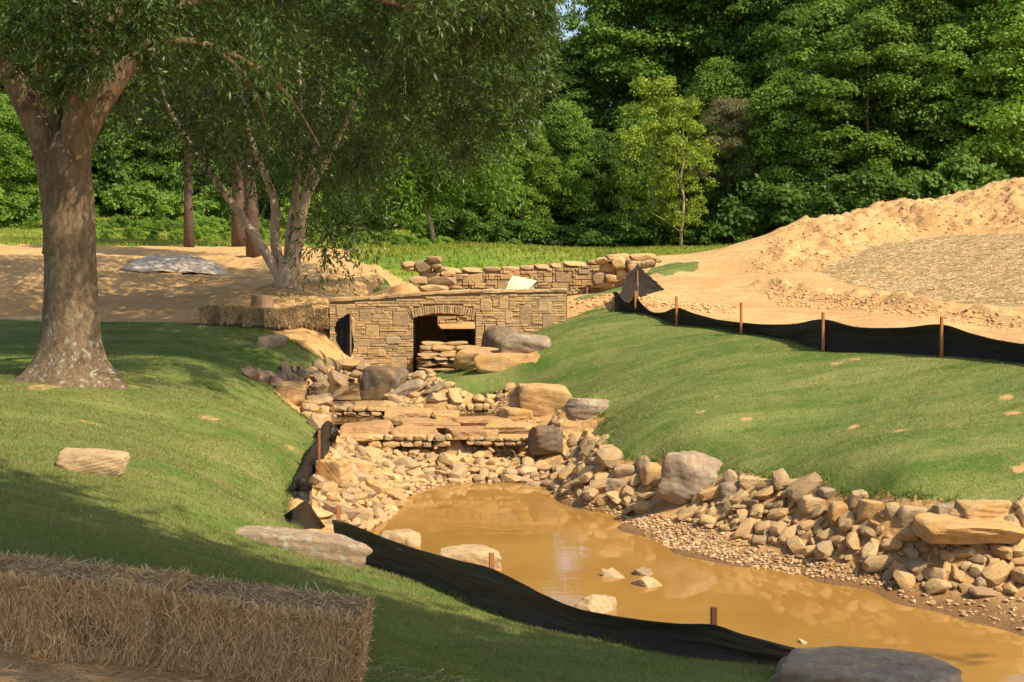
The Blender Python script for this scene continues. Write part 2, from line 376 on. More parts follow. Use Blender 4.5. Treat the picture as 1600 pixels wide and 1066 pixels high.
# right lawn edge, lawn and bank stones
for q in [(940, 690, .82), (985, 718, .76), (1040, 716, .85), (1150, 737, .86), (1300, 766, .9), (1400, 786, .93), (1500, 786, .97), (1600, 789, 1.0), (1800, 810, 1.0),
          (960, 790, .1), (1000, 800, .1), (1100, 840, .1), (1200, 862, .1), (1300, 885, .1), (1400, 905, .1), (1500, 925, .1), (1600, 935, .12),
          (1000, 752, .46), (1100, 785, .42), (1200, 805, .46), (1300, 825, .46), (1400, 845, .46), (1500, 860, .5), (1600, 865, .5),
          (640, 590, 1.1), (700, 602, 1.17), (800, 606, 1.25), (870, 640, 1.1), (955, 655, 1.0), (935, 668, .86), (650, 628, .8), (750, 632, .78), (800, 638, .78)]: cz(*q)
for q in [(1286, 548, 26), (1471, 557, 24.3), (1158, 521, 28.3), (1057, 508, 30.8), (985, 492, 32.5), (950, 489, 33.2), (1600, 571, 22.8), (1800, 600, 21),
          (1100, 600, 25), (1000, 560, 28), (1000, 640, 24.5), (950, 600, 27), (1300, 650, 22.2), (1500, 650, 20.8), (1500, 720, 18.6), (1200, 700, 21.2), (850, 560, 30), (780, 588, 30), (700, 585, 31.2), (850, 515, 33.4), (890, 500, 33.9)]: c(*q)
# around the bridge
for q in [(515, 512, 34.4), (540, 566, 33.6), (450, 522, 33.6), (500, 556, 32.9), (600, 578, 33.5), (390, 512, 34), (200, 503, 35.5), (0, 498, 36), (-200, 500, 36), (400, 497, 35.2), (200, 491, 37),
          (0, 475, 38.3), (0, 412, 41.5), (-200, 410, 42), (100, 480, 38.6), (110, 415, 42), (200, 425, 42.5), (220, 478, 38.6), (300, 462, 40), (450, 452, 38.5), (350, 432, 44), (250, 405, 51), (400, 398, 54), (200, 386, 60),
          (500, 395, 50), (560, 398, 48), (600, 432, 42.6), (560, 450, 40), (640, 452, 40), (660, 462, 37.2), (520, 468, 37), (0, 378, 56), (-200, 378, 56), (330, 384, 62), (480, 388, 60)]: c(*q)
for x in (-3.6, -2.0, -0.5, 1.0): cw(x, 41.5, 1.05); cw(x, 39.6, 1.05); cw(x, 43.9, 1.15)
cw(-2.0, 37, 1.15); cw(-1.3, 35.5, 1.1); cw(-5.5, 41.5, 2.7); cw(3.2, 41, 2.6); cw(3.0, 36.5, 2.72); cw(-4.0, 36.5, 2.5); cw(1.2, 36.5, 2.6)
for x in (-3.6, -1, 1.5, 3.8): cw(x, 45.6, 3.08)
for q in [(900, 468, 36), (950, 455, 38.5), (1040, 422, 42.5), (1100, 462, 36), (1100, 432, 42), (1150, 490, 31.2), (1250, 494, 30.5), (1400, 503, 28), (1600, 530, 25), (1000, 470, 35.5),
          (1215, 478, 32.8), (1400, 480, 31), (1600, 508, 27.6), (1600, 482, 31), (1400, 462, 35), (1280, 425, 40), (1450, 370, 46), (1600, 366, 44),
          (1600, 279, 53), (1500, 302, 53), (1400, 321, 52), (1300, 339, 50), (1232, 352, 48), (1185, 392, 45), (1165, 420, 43), (1180, 440, 38), (1110, 400, 50), (1150, 395, 60), (1000, 400, 50), (1900, 260, 50), (1900, 480, 28)]: c(*q)
cw(14, 60, 4.2); cw(24, 62, 5.0); cw(8.5, 55, 3.3); cw(34, 60, 6.5); cw(40, 40, 6); cw(20, 18, 2.4)
# far country
for q in [(150, 338, 88), (350, 338, 88), (550, 350, 85), (680, 377, 76), (800, 386, 82), (950, 388, 84), (1100, 389, 80), (620, 392, 62), (750, 400, 58), (900, 402, 56), (0, 345, 90), (200, 372, 72), (420, 374, 70), (560, 376, 70), (-200, 345, 90)]: c(*q)
cw(20, 85, 3.4); cw(45, 85, 4); cw(-60, 60, 4); cw(-60, 95, 5.5); cw(60, 110, 4); cw(0, 130, 4.5); cw(0, 170, 6); cw(-90, 170, 8); cw(90, 170, 6); cw(90, 60, 7); cw(-50, 20, 3); cw(90, 0, 3); cw(-90, 0, 3.5); cw(30, -20, 3)
CPT = np.array(cp)
def _phi(r2): return np.sqrt(r2 + 0.16)
def fit(cp):
    n = len(cp); A = np.zeros((n + 3, n + 3))
    d2 = ((cp[:, None, :2] - cp[None, :, :2]) ** 2).sum(-1)
    A[:n, :n] = _phi(d2) - 0.02 * np.eye(n); A[:n, n] = 1; A[:n, n + 1:] = cp[:, :2]; A[n:, :n] = A[:n, n:].T
    b = np.zeros(n + 3); b[:n] = cp[:, 2]
    return np.linalg.lstsq(A, b, rcond=None)[0]
WT = fit(CPT)
def rbf(x, y):
    x = np.ravel(x); y = np.ravel(y); out = np.empty(len(x)); n = len(CPT)
    for s in range(0, len(x), 40000):
        xs = x[s:s + 40000]; ys = y[s:s + 40000]
        d2 = (xs[:, None] - CPT[None, :, 0]) ** 2 + (ys[:, None] - CPT[None, :, 1]) ** 2
        out[s:s + 40000] = _phi(d2) @ WT[:n] + WT[n] + WT[n + 1] * xs + WT[n + 2] * ys
    return out
def axis(lo, hi, dlo, dhi, step, grow=1.13):
    mid = list(np.arange(dlo, dhi + 1e-6, step)); a = []; s = step; v = dlo
    while v > lo: s = min(s * grow, 4.0); v -= s; a.append(v)
    b = []; s = step; v = dhi
    while v < hi: s = min(s * grow, 4.0); v += s; b.append(v)
    return np.array(a[::-1] + mid + b)
GX = axis(-95, 100, -13.5, 20.0, 0.11); GY = axis(-25, 185, 5.0, 54.0, 0.11)
XX, YY = np.meshgrid(GX, GY, indexing='ij')
ZZ = rbf(XX, YY).reshape(XX.shape)

def hz(x, y):
    x = np.asarray(x, float); y = np.asarray(y, float)
    i = np.clip(np.searchsorted(GX, x) - 1, 0, len(GX) - 2); j = np.clip(np.searchsorted(GY, y) - 1, 0, len(GY) - 2)
    fx = np.clip((x - GX[i]) / (GX[i + 1] - GX[i]), 0, 1); fy = np.clip((y - GY[j]) / (GY[j + 1] - GY[j]), 0, 1)
    return (ZZ[i, j] * (1 - fx) + ZZ[i + 1, j] * fx) * (1 - fy) + (ZZ[i, j + 1] * (1 - fx) + ZZ[i + 1, j + 1] * fx) * fy
_TY = np.arange(5.0, 140.0, 0.05)
def T(px, py, dmin=5.0):
    """where the line of sight of a photo point meets the ground"""
    r = ray(px, py); r = r / r[1]
    ys = _TY[_TY >= dmin]; z = HC + r[2] * ys
    k = np.nonzero(z < hz(r[0] * ys, ys))[0]
    d = ys[k[0]] if len(k) else 90.0
    return np.array([r[0] * d, d, float(hz(r[0] * d, d))])
def TP(lst, dmin=5.0): return [tuple(T(*q, dmin=dmin)[:2]) for q in lst]

def inside(poly, x, y):
    poly = np.asarray(poly); n = len(poly); r = np.zeros(np.shape(x), bool); j = n - 1
    for i in range(n):
        xi, yi = poly[i]; xj, yj = poly[j]
        cnd = ((yi > y) != (yj > y)) & (x < (xj - xi) * (y - yi) / ((yj - yi) + 1e-12) + xi)
        r ^= cnd; j = i
    return r
def sdist(poly, x, y):
    """signed distance to a polygon (positive inside) + nearest point"""
    poly = np.asarray(poly, float); best = np.full(np.shape(x), 1e9); bx = np.zeros(np.shape(x)); by = np.zeros(np.shape(x))
    for i in range(len(poly)):
        a = poly[i]; b = poly[(i + 1) % len(poly)]; ab = b - a; l2 = (ab ** 2).sum() + 1e-12
        t = np.clip(((x - a[0]) * ab[0] + (y - a[1]) * ab[1]) / l2, 0, 1)
        qx = a[0] + t * ab[0]; qy = a[1] + t * ab[1]; d = np.hypot(x - qx, y - qy); m = d < best
        best = np.where(m, d, best); bx = np.where(m, qx, bx); by = np.where(m, qy, by)
    return np.where(inside(poly, x, y), best, -best), bx, by
def rough_edge(poly, amp=0.06, step=0.25):
    out = []
    poly = [np.array(p, float) for p in poly]
    for i, a in enumerate(poly):
        b = poly[(i + 1) % len(poly)]; L_ = np.linalg.norm(b - a); n = max(1, int(L_ / step)) if L_ < 25 else 1
        nrm = np.array([-(b - a)[1], (b - a)[0]]) / (L_ + 1e-9)
        for k in range(n): out.append(a + (b - a) * k / n + nrm * rng.normal(0, amp if k else amp * .3))
    return out

lawn_left = TP([(-260, 500), (0, 499), (200, 503), (330, 506), (392, 514), (440, 527), (480, 550), (513, 572), (500, 579), (455, 584), (395, 589), (415, 601), (440, 626), (478, 655), (500, 668), (493, 700), (478, 730), (455, 768), (447, 800), (470, 836), (500, 845), (575, 877), (661, 911), (725, 942), (770, 956), (860, 984), (931, 999), (1010, 1016), (1100, 1030), (1215, 1044), (1300, 1100)])
lawn_left += [(3.2, 10.2), (3.0, 5.5), (0.5, 3), (-0.55, 5.0), (-0.6, 7.45), (-2.8, 7.75), (-6, 8.0), (-14, 8.6), (-19, 20)]
lawn_right = TP([(640, 588), (700, 603), (800, 607), (870, 641), (962, 653), (935, 668), (942, 690), (962, 711), (985, 719), (1040, 717), (1150, 738), (1225, 750), (1300, 767), (1400, 787), (1500, 786), (1600, 790), (1800, 808), (1850, 607), (1600, 566), (1471, 552), (1286, 543), (1158, 516), (1057, 503), (1000, 492), (955, 485), (938, 478), (900, 494), (850, 512), (822, 522), (838, 545), (840, 566), (740, 578), (700, 570), (660, 575)])
patches = [TP([(582, 458), (600, 446), (638, 437), (663, 441), (652, 455), (620, 460)], 37.6), TP([(893, 470), (925, 459), (985, 441), (1003, 446), (965, 458), (920, 469)], 34.6), TP([(1005, 431), (1018, 419), (1050, 411), (1096, 410), (1085, 424), (1040, 432)], 36)]
meadow = [(-95, 62)] + TP([(-200, 379), (0, 381)], 55) + [(-14.5, 62), (-9, 63.5)] + TP([(480, 386), (540, 391)], 48) + [(-5.4, 47.5), (-3.8, 45.3), (4.2, 45.3), (5.5, 49), (8, 56), (12, 62), (30, 72), (100, 78), (100, 86), (30, 84), (8, 80), (-4, 80), (-8, 92), (-95, 98)]
matting = TP([(1282, 425), (1330, 398), (1390, 380), (1450, 371), (1520, 367), (1600, 365), (1750, 362), (1750, 490), (1600, 480), (1500, 474), (1400, 464), (1330, 446)], 26)
zones = [('lawn', rough_edge(lawn_left, .035)), ('lawn', rough_edge(lawn_right, .035))] + [('lawn', rough_edge(q, .05)) for q in patches] + [('meadow', rough_edge(meadow, .25, 1.0)), ('matting', rough_edge(matting, .12, .5))]

# snap grid vertices onto the zone outlines, then add relief
cell = np.minimum(np.gradient(GX)[:, None], np.gradient(GY)[None, :])
XS, YS = XX.copy(), YY.copy(); lock = np.zeros(XX.shape, bool); lawn_sd = np.full(XX.shape, -9.0)
zone_of = []
for kind, poly in zones:
    s, bx, by = sdist(poly, XX, YY)
    m = (np.abs(s) < 0.5 * cell) & ~lock
    XS[m] = bx[m]; YS[m] = by[m]; lock |= m
    if kind == 'lawn': lawn_sd = np.maximum(lawn_sd, s)
ZZ = rbf(XS, YS).reshape(XX.shape)
off = np.clip(-lawn_sd, 0, 0.6) / 0.6
in_water = (ZZ < 0.02)
mound_s, _, _ = sdist(TP([(1165, 425), (1200, 375), (1240, 350), (1400, 318), (1600, 276), (1900, 250), (1900, 360), (1600, 362), (1450, 368), (1330, 396), (1280, 424)], 36), XX, YY)
berm_line = TP([(1200, 452), (1250, 462), (1330, 472), (1450, 486), (1600, 508), (1750, 520)], 25)
berm_d = np.full(XX.shape, 9.0)
for a, b in zip(berm_line[:-1], berm_line[1:]):
    a = np.array(a); b = np.array(b); ab = b - a; tt = np.clip(((XX - a[0]) * ab[0] + (YY - a[1]) * ab[1]) / (ab @ ab), 0, 1)
    berm_d = np.minimum(berm_d, np.hypot(XX - a[0] - tt * ab[0], YY - a[1] - tt * ab[1]))
rel = 0.05 * fbm(XX, YY, 4, 1.2) * off * (~in_water)
rel += np.clip(mound_s / 1.2, 0, 1) * (0.75 * fbm(XX, YY, 5, 0.7) + 0.55 * np.abs(fbm(XX, YY, 4, 2.2)) + 0.42 * fbm(XX, YY, 2, 5.0))
bm_ = np.clip(1 - berm_d / 0.75, 0, 1); rel += bm_ * (0.26 + 0.38 * fbm(XX, YY, 5, 2.2) + .32 * fbm(XX, YY, 2, 6.0))
rel += np.clip(-mound_s - 20, 0, 1) * 0
leftbank = ((XX < -4.2) & (YY > 36.5) & (YY < 56)).astype(float); rel += leftbank * off * (0.38 * fbm(XX, YY, 5, 0.55) + .16 * np.abs(fbm(XX, YY, 3, 2.4)) + .05 * fbm(XX, YY, 2, 6.0))
far = (YY > 46).astype(float); rel += 0.25 * far * fbm(XX, YY, 3, 0.25) * off
lw = np.clip(lawn_sd, 0, 1); rel += lw * 0.06 * fbm(XX, YY, 3, 0.9)
ZZ = ZZ + rel
ZR = ZZ.copy()
mud = np.clip(1 - (ZR - 0.02) / 0.16, 0, 1) * (YY < 26) * (YY > 9)
mud = np.maximum(mud, ((ZR < 0.86) & (YY > 27.5) & (YY < 34) & (XX < 0)) * 0.55)
bare = np.zeros(XX.shape)
bare_spots = [(1335, 563, .35, .12), (1305, 569, .2, .06), (1330, 668, .22, .1), (1407, 674, .26, .08), (1168, 656, .2, .06), (1093, 644, .18, .08), (1575, 622, .2, .1), (1578, 648, .25, .06), (1588, 737, .25, .09), (1118, 620, .12, .04),
              (330, 655, .35, .3), (225, 800, .3, .15), (770, 975, .3, .12), (480, 760, .25, .3), (455, 700, .2, .2), (130, 660, .6, .12), (200, 603, .5, .1), (60, 603, .6, .25)]
for bx_, by_, ax_, ay_ in bare_spots:
    q = T(bx_, by_); e = np.hypot((XX - q[0]) / (ax_ * .6), (YY - q[1]) / (ay_ * 1.4)) + 2.2 * fbm(XX, YY, 3, 3.0)
    bare = np.maximum(bare, np.clip(1.4 - e, 0, 1) * (.9 if bx_ > 800 else .55))

nx, ny = XX.shape
idx = np.arange(nx * ny).reshape(nx, ny)
Q = np.stack([idx[:-1, :-1], idx[1:, :-1], idx[1:, 1:], idx[:-1, 1:]], -1).reshape(-1, 4)
cxm = (XS[:-1, :-1] + XS[1:, :-1] + XS[1:, 1:] + XS[:-1, 1:]).ravel() / 4; cym = (YS[:-1, :-1] + YS[1:, :-1] + YS[1:, 1:] + YS[:-1, 1:]).ravel() / 4
face_zone = np.zeros(len(Q), int)     # 0 dirt
names = {0: ('bare_ground', 'dirt'), 1: ('lawn', 'lawn'), 2: ('meadow', 'meadow'), 3: ('straw_matting', 'matting'), 4: ('forest_floor', 'forest_floor')}
zid = {'lawn': 1, 'meadow': 2, 'matting': 3}
face_zone[(cym > 79)] = 4
for kind, poly in zones: face_zone[inside(poly, cxm, cym)] = zid[kind]
VALL = np.stack([XS, YS, ZZ], -1).reshape(-1, 3)
for z, (nm, mt) in names.items():
    q = Q[face_zone == z]; u, inv = np.unique(q, return_inverse=True)
    me = fast_mesh(nm, VALL[u], inv.reshape(q.shape), True, M[mt])
    for an, arr in (('mud', mud), ('bare', bare)):
        a = me.attributes.new(an, 'FLOAT', 'POINT'); a.data.foreach_set('value', arr.ravel()[u].astype(np.float32))
    tag(link(nm, me), kind='structure')

def surf_n(x, y, e=0.25):
    dx = (hz(x + e, y) - hz(x - e, y)) / (2 * e); dy = (hz(x, y + e) - hz(x, y - e)) / (2 * e)
    v = Vector((-float(dx), -float(dy), 1)); v.normalize(); return v

# ------------------------------------------------------------------ water
def water(name, pts, z, mat):
    me = bpy.data.meshes.new(name); me.from_pydata([(p[0], p[1], z) for p in pts], [], [tuple(range(len(pts)))]); me.materials.append(mat)
    return tag(link(name, me), kind='structure')
water("muddy_pool", [(-4.5, 19), (-3.5, 26), (1.5, 26.5), (4, 22), (7, 19.2), (11, 16.5), (16, 12), (14, 6), (6, 9.3), (2, 12.6), (-1, 15)], 0.0, M['water'])
water("upper_pool", [(-5.6, 29.42), (-5.6, 33.2), (-2.6, 33.98), (-1.6, 33.98), (-1.5, 31.5), (-2.4, 29.42)], 0.85, M['water_dark'])
water("cascade_pool", [(-4.2, 27.3), (-4.2, 29.3), (-0.9, 29.3), (-0.2, 28.4), (-0.6, 27.1)], 0.64, M['water_dark'])
water("upstream_pond", [(-4.4, 38.4), (-4.4, 44.2), (2.6, 44.2), (2.6, 38.4)], 1.3, M['water'])

# ------------------------------------------------------------------ rocks
_ico = {}
def ico(sub):
    if sub not in _ico:
        bm = bmesh.new(); bmesh.ops.create_icosphere(bm, subdivisions=sub, radius=1.0)
        bm.verts.ensure_lookup_table()
        _ico[sub] = (np.array([v.co[:] for v in bm.verts]), np.array([[v.index for v in f.verts] for f in bm.faces])); bm.free()
    return _ico[sub]
def rock_arrays(seed, sub=2, nplanes=12, p=14, rough=0.02, blocky=0.0, taper=0.0):
    r = np.random.default_rng(seed); U, Fc = ico(sub)
    n = r.normal(size=(nplanes, 3)); n /= np.linalg.norm(n, axis=1)[:, None]; d = r.uniform(0.72, 1.0, nplanes)
    if blocky:
        ax = np.array([[1, 0, 0], [-1, 0, 0], [0, 1, 0], [0, -1, 0], [0, 0, 1], [0, 0, -1]], float) + r.normal(0, 0.10, (6, 3))
        ax /= np.linalg.norm(ax, axis=1)[:, None]; n = np.vstack([n, ax]); d = np.concatenate([np.maximum(d, .92 + .1 * blocky), np.full(6, 0.78) + r.uniform(-.06, .06, 6)])
    q = np.clip(U @ n.T / d, 0, None); rad = (q ** p).sum(1) ** (-1.0 / p)
    V = U * rad[:, None]
    for k in range(5):
        w_ = r.normal(size=3) * (3 + 3.5 * k); V = V + U * (rough / (1 + .6 * k) * np.sin(V @ w_ + r.uniform(0, 6)))[:, None]
    if taper: V[:, :2] *= (1 - taper * V[:, 2:3])
    lo = V.min(0); hi = V.max(0); V = (V - (lo + hi) / 2) / (hi - lo)
    return V, Fc
def sharp(me, a=30):
    me.set_sharp_from_angle(angle=R(a)); return me
small_rocks = []
for k in range(26):
    V, Fc = rock_arrays(100 + k, 2, 9 + k % 6, 26, 0.014, 0.7 if k % 2 else 0.0)
    small_rocks.append((V, Fc, sharp(fast_mesh("stone", V, Fc, True, M['stone']))))
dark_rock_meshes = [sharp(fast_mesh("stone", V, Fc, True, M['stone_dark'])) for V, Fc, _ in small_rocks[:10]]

def stone_fill(parent, poly, sizes, cap=300, meshes=None, flat=(0.45, 0.75), lift=0.15, tries=9000, zmin=-.03, sink=None, part='stone', tilt=0.22, extra=None, spacing=0.43, mat='stone'):
    """pack loose stones over a piece of ground, largest first"""
    poly = np.array(poly); lo = poly.min(0); hi = poly.max(0); placed = []; used = 0; rest = MB(); nrest = 0
    for (smax, smin, n) in sizes:
        C_ = np.stack([rng.uniform(lo[0], hi[0], n), rng.uniform(lo[1], hi[1], n)], 1); ins = inside(poly, C_[:, 0], C_[:, 1])
        for q in C_[ins]:
            s = rng.uniform(smin, smax); z = float(hz(*q))
            if z < zmin: continue
            if any(abs(q[0] - f[0]) < f[2] * .47 and f[1] - s * .25 < q[1] < f[1] + f[3] for f in FOOT): continue
            if placed:
                A = np.array(placed); d = np.sqrt((A[:, 0] - q[0]) ** 2 + (A[:, 1] - q[1]) ** 2 + (A[:, 2] - z) ** 2)
                if (d < spacing * (A[:, 3] + s)).any(): continue
            placed.append((q[0], q[1], z, s))
            fl = rng.uniform(*flat); nrm = surf_n(q[0], q[1], 0.15); nrm = (nrm * 0.6 + Vector((0, 0, 1)) * 0.4).normalized()
            dims = (s * rng.uniform(1.0, 1.45), s * rng.uniform(.7, .95), s * fl)
            qt = nrm.to_track_quat('Z', 'Y') @ Euler((rng.normal(0, tilt), rng.normal(0, tilt), rng.uniform(0, 6.28))).to_quaternion()
            loc = Vector((q[0], q[1], z)) + nrm * (dims[2] * lift)
            k = int(rng.integers(len(small_rocks) if meshes is None else len(meshes)))
            if used < cap:
                o = link(part, (small_rocks[k][2] if meshes is None else meshes[k]), parent, loc - parent.location, None, dims); o.rotation_mode = 'QUATERNION'; o.rotation_quaternion = qt; used += 1
            else:
                V, Fc, _ = small_rocks[k]; Mx = np.array(qt.to_matrix()); W_ = (V * np.array(dims)) @ Mx.T + np.array(loc - parent.location); rest.add(W_, Fc); nrest += 1
    if nrest:
        o = link('small_stones', sharp(rest.mesh('small_stones', M[mat], True)), parent); o['kind'] = 'stuff'
    return placed

FOOT = []
def boulder(name, label, l, r, t, b, d, depth, mat, seed, cat='boulder', foot=True, snap=True, blocky=0.0, rz=0.0, rough=0.022, tilt=(0, 0), sub=5, taper=0.0, planes=14, p=28, group=None, zb=None, sink=0.12):
    """rock whose front stands at distance d, filling l..r x t..b of the photo"""
    if snap and name != 'flagstone':
        t_ = T((l + r) / 2, b, max(5.0, d - 2.5)); td = t_[1]
        if d < 25.5 and t_[2] < 0.0: td = PZ((l + r) / 2, b, 0.0)[1]
        if abs(td - d) < 2.5: d = min(td, 33.2)
    W_ = (r - l) / F * d; pb = P((l + r) / 2, b, d); a = (HC - pb[2]) / d
    if foot: FOOT.append((pb[0], d, W_, depth))
    H = max((b - t) / F * d - depth * a * .5, 0.12); V, Fc = rock_arrays(seed, sub, planes, p, rough, blocky, taper)
    H2 = H * (1 + sink); zc = pb[2] + H2 / 2 - H * sink
    if snap and name != 'flagstone':     # reach down to the ground under the whole footprint
        g = min(float(hz(pb[0] + u * W_, d + v * depth)) for u in (-.3, 0, .3) for v in (.2, .5, .8)); ex = (zc - H2 / 2) - (g - .03)
        if 0 < ex < .6: H2 += ex; zc -= ex / 2
    V = V * np.array([W_, depth, H2])
    me = sharp(fast_mesh(name, V, Fc, True, M[mat]), 24)
    o = link(name, me, None, (pb[0], d + depth / 2, zc), Euler((tilt[0], tilt[1], rz)))
    return tag(o, label, cat, group)
B = boulder
B('boulder', "large grey lichened boulder at the lawn edge above the right bank", 1024, 1152, 698, 788, 21.0, 0.95, 'boulder', 19, rz=0.1, blocky=0.0, taper=0.22, rough=0.03, p=16, planes=22)
B('boulder', "squarish tan boulder with an ochre face and dark left side at the lawn head", 808, 898, 598, 652, 26.7, 0.9, 'boulder_tan', 8, blocky=1.0, rough=0.015)
B('boulder', "low brownish boulder half sunk in the lawn right of the square tan boulder", 884, 964, 619, 659, 25.5, 0.7, 'boulder', 15, blocky=0.2, planes=18, p=18)
B('boulder', "pale rounded boulder in front of the low brownish one at the lawn edge", 881, 918, 640, 664, 25.1, 0.35, 'pale', 21)
B('boulder', "tan wedge shaped rock leaning left of the square boulder, on the creek side", 781, 834, 635, 667, 26.2, 0.55, 'boulder_tan', 25, blocky=0.2, rz=0.4)
B('boulder', "dark brown angular boulder at the right end of the flagstone ledge", 827, 880, 664, 699, 25.3, 0.5, 'boulder_dark', 31, blocky=0.5, rz=0.3, snap=False, sink=.5)
B('boulder', "tan flat rock behind the dark angular boulder near the lawn", 875, 912, 661, 680, 25.6, 0.4, 'boulder_tan', 33, blocky=0.5)
B('boulder', "tall rounded grey boulder against the right part of the bridge", 750, 816, 508, 553, 32.3, 0.8, 'boulder_dark', 37, planes=24, p=14, sink=.3)
B('boulder', "long lichen streaked boulder lying on the slabs in front of the bridge", 776, 862, 521, 556, 31.6, 0.6, 'boulder', 41, blocky=0.35, planes=20, p=16, sink=.2)
B('stone_slab', "thick tan slab under the boulders, jutting left toward the bridge arch", 707, 802, 543, 574, 31.6, 0.9, 'boulder_tan', 45, 'slab', blocky=1.0, rough=0.012, sink=.05)
B('stone_slab', "tan slab in front of the boulders, shading the grass below the bridge", 738, 842, 552, 579, 30.9, 0.75, 'boulder_tan', 47, 'slab', blocky=1.0, rough=0.012, rz=0.1, sink=.05)
B('boulder', "dark boulder rising from the upper pool with a black left side", 562, 638, 570, 611, 31.0, 0.9, 'boulder_dark', 52, blocky=0.5, taper=0.1, rz=-0.3, snap=False, sink=.5)
B('boulder', "rounded grey brown boulder between the upper pool and the stone edge", 609, 668, 593, 625, 29.7, 0.7, 'boulder', 55)
B('boulder', "low tan boulder at the near right rim of the upper pool", 655, 700, 595, 618, 30.0, 0.5, 'boulder', 56)
B('boulder', "pale smooth rock below the lawn tip left of the small stone edge", 664, 700, 612, 634, 29.0, 0.4, 'pale', 57)
B('boulder', "sunlit sandy rock at the left bank where the lawn meets the upper pool", 425, 476, 598, 626, 27.8, 0.9, 'boulder_tan', 58, blocky=0.3)
B('boulder', "light flat rock beside the black cloth strip at the bridge's left foot", 500, 562, 560, 580, 32.4, 0.7, 'boulder_tan', 59)
B('boulder', "shaded grey rock in the dark grass left of the creek, near the straw bales", 397, 446, 523, 545, 31.6, 0.6, 'boulder', 61, blocky=0.4)
B('boulder', "weathered flat topped rock sunk in the left lawn in front of the oak", 83, 194, 697, 741, 17.0, 0.5, 'pale', 64, blocky=0.25, planes=22, p=16, rough=.035, rz=0.15, sink=.3)
B('boulder', "small round tan boulder with a flat face under the flagstones, in the rubble", 697, 728, 684, 712, 25.7, 0.3, 'boulder_tan', 68, rough=0.01)
B('boulder', "white cobble resting between two flagstones in the creek", 672, 706, 660, 679, 26.2, 0.28, 'pale', 71)
B('boulder', "small white stone on the back flagstone, left of the wedge shaped rock", 753, 773, 651, 664, 26.6, 0.2, 'pale', 72)
B('boulder', "large smooth tan rock in the rubble beside the left black fence", 490, 543, 716, 760, 22.9, 0.5, 'boulder_tan', 75, blocky=0.4, rz=-0.3)
B('boulder', "oblong tan rock near the lower left rubble above the near fence", 526, 556, 768, 788, 21.8, 0.25, 'stone', 76)
B('boulder', "pale rock behind the near black fence post, at the left shore", 676, 786, 851, 893, 18.2, 0.8, 'pale', 78, blocky=0.1)
B('boulder', "pale flat rock at the near shore left of the fence post", 590, 658, 827, 855, 19.4, 0.5, 'pale', 79, blocky=0.3)
B('boulder', "broken pale rocks behind the middle of the near black fence", 880, 968, 927, 962, 16.1, 0.5, 'pale', 80, blocky=0.0, rough=.04)
B('boulder', "small pointed pale rock behind the right end of the near fence", 1250, 1288, 998, 1024, 14.9, 0.25, 'pale', 81, snap=False, sink=.6)
B('boulder', "little pale rock at the water above the dark foreground rock", 1324, 1366, 1014, 1033, 14.6, 0.25, 'pale', 82, snap=False, sink=.6)
B('boulder', "pale stone with a pointed top standing in the pool, left of its pair", 941, 985, 890, 915, 17.7, 0.3, 'pale', 84, sink=.3, snap=False)
B('boulder', "pale stone standing in the pool, right of its pair", 989, 1039, 901, 926, 17.3, 0.32, 'pale', 86, sink=.3, snap=False)
B('boulder', "flat brown stone barely above the water between the two pale ones", 985, 1022, 895, 907, 17.9, 0.4, 'stone_dark', 87, sink=.5, snap=False)
B('boulder', "broad grey brown rock in the shade at the bottom right of the near bank", 1205, 1530, 1020, 1100, 12.2, 1.0, 'boulder', 90, blocky=0.6, rz=-0.25, rough=0.03, sub=6)
B('boulder', "big square topped tan block resting on the long slab at the right edge", 1502, 1598, 776, 822, 17.5, 0.6, 'boulder_tan', 92, blocky=1.0, rz=0.1, rough=0.02)
B('stone_slab', "long overhanging tan slab below the square block at the right edge", 1450, 1622, 808, 856, 16.9, 1.0, 'boulder_tan', 93, 'slab', foot=False, snap=False, blocky=1.0, rough=0.02, sink=0.0)
for k, (l, r, t, b, d, bl, mt, lb) in enumerate([
        (1343, 1390, 779, 813, 18.2, .5, 'boulder_tan', "squat tan rock on the right bank two rocks left of the square block"),
        (1384, 1416, 783, 813, 18.0, 0, 'stone', "round tan rock on the right bank wedged between squat neighbours"),
        (1406, 1460, 788, 824, 17.8, .4, 'stone', "broad tan rock on the right bank just left of the long slab"),
        (1460, 1503, 786, 814, 17.8, .3, 'boulder', "brown rounded rock touching the left side of the square block"),
        (1328, 1365, 765, 787, 18.7, .4, 'pale', "pale smooth rock at the grass edge of the right bank, above the squat one"),
        (1296, 1342, 783, 814, 18.5, .2, 'boulder_tan', "tan egg shaped rock in the middle of the right bank"),
        (1252, 1304, 773, 803, 19.0, .2, 'stone', "rounded sloping rock on the right bank under the lawn lip"),
        (1280, 1325, 760, 778, 19.4, .6, 'boulder', "long brown rock tucked under the lawn lip of the right bank"),
        (1156, 1196, 744, 762, 20.6, 1, 'pale', "pale brick shaped rock at the top of the bank right of the big boulder"),
        (1125, 1168, 752, 776, 20.7, .4, 'boulder', "brown rock leaning on the right side of the big boulder"),
        (1002, 1050, 722, 750, 22.4, .4, 'boulder_tan', "pale tan rock against the left side of the big boulder"),
        (960, 1004, 724, 750, 22.8, .3, 'stone', "tan rock under the grass notch left of the big boulder"),
        (945, 985, 745, 770, 22.5, .5, 'boulder', "slanting brown rock in the shade left of the big boulder"),
        (934, 962, 694, 712, 24.0, 1, 'boulder_tan', "small squared tan rock at the grass corner above the rubble"),
        (1595, 1640, 790, 832, 17.0, .3, 'stone', "brown rock at the right frame edge beside the square block")]):
    B('boulder', lb, l, r, t, b, d, (r - l) / F * d * .75, mt, 300 + k, blocky=bl, sub=4, planes=20, p=20, rz=rng.uniform(-.3, .3), sink=.25, group="larger rocks of the right bank")


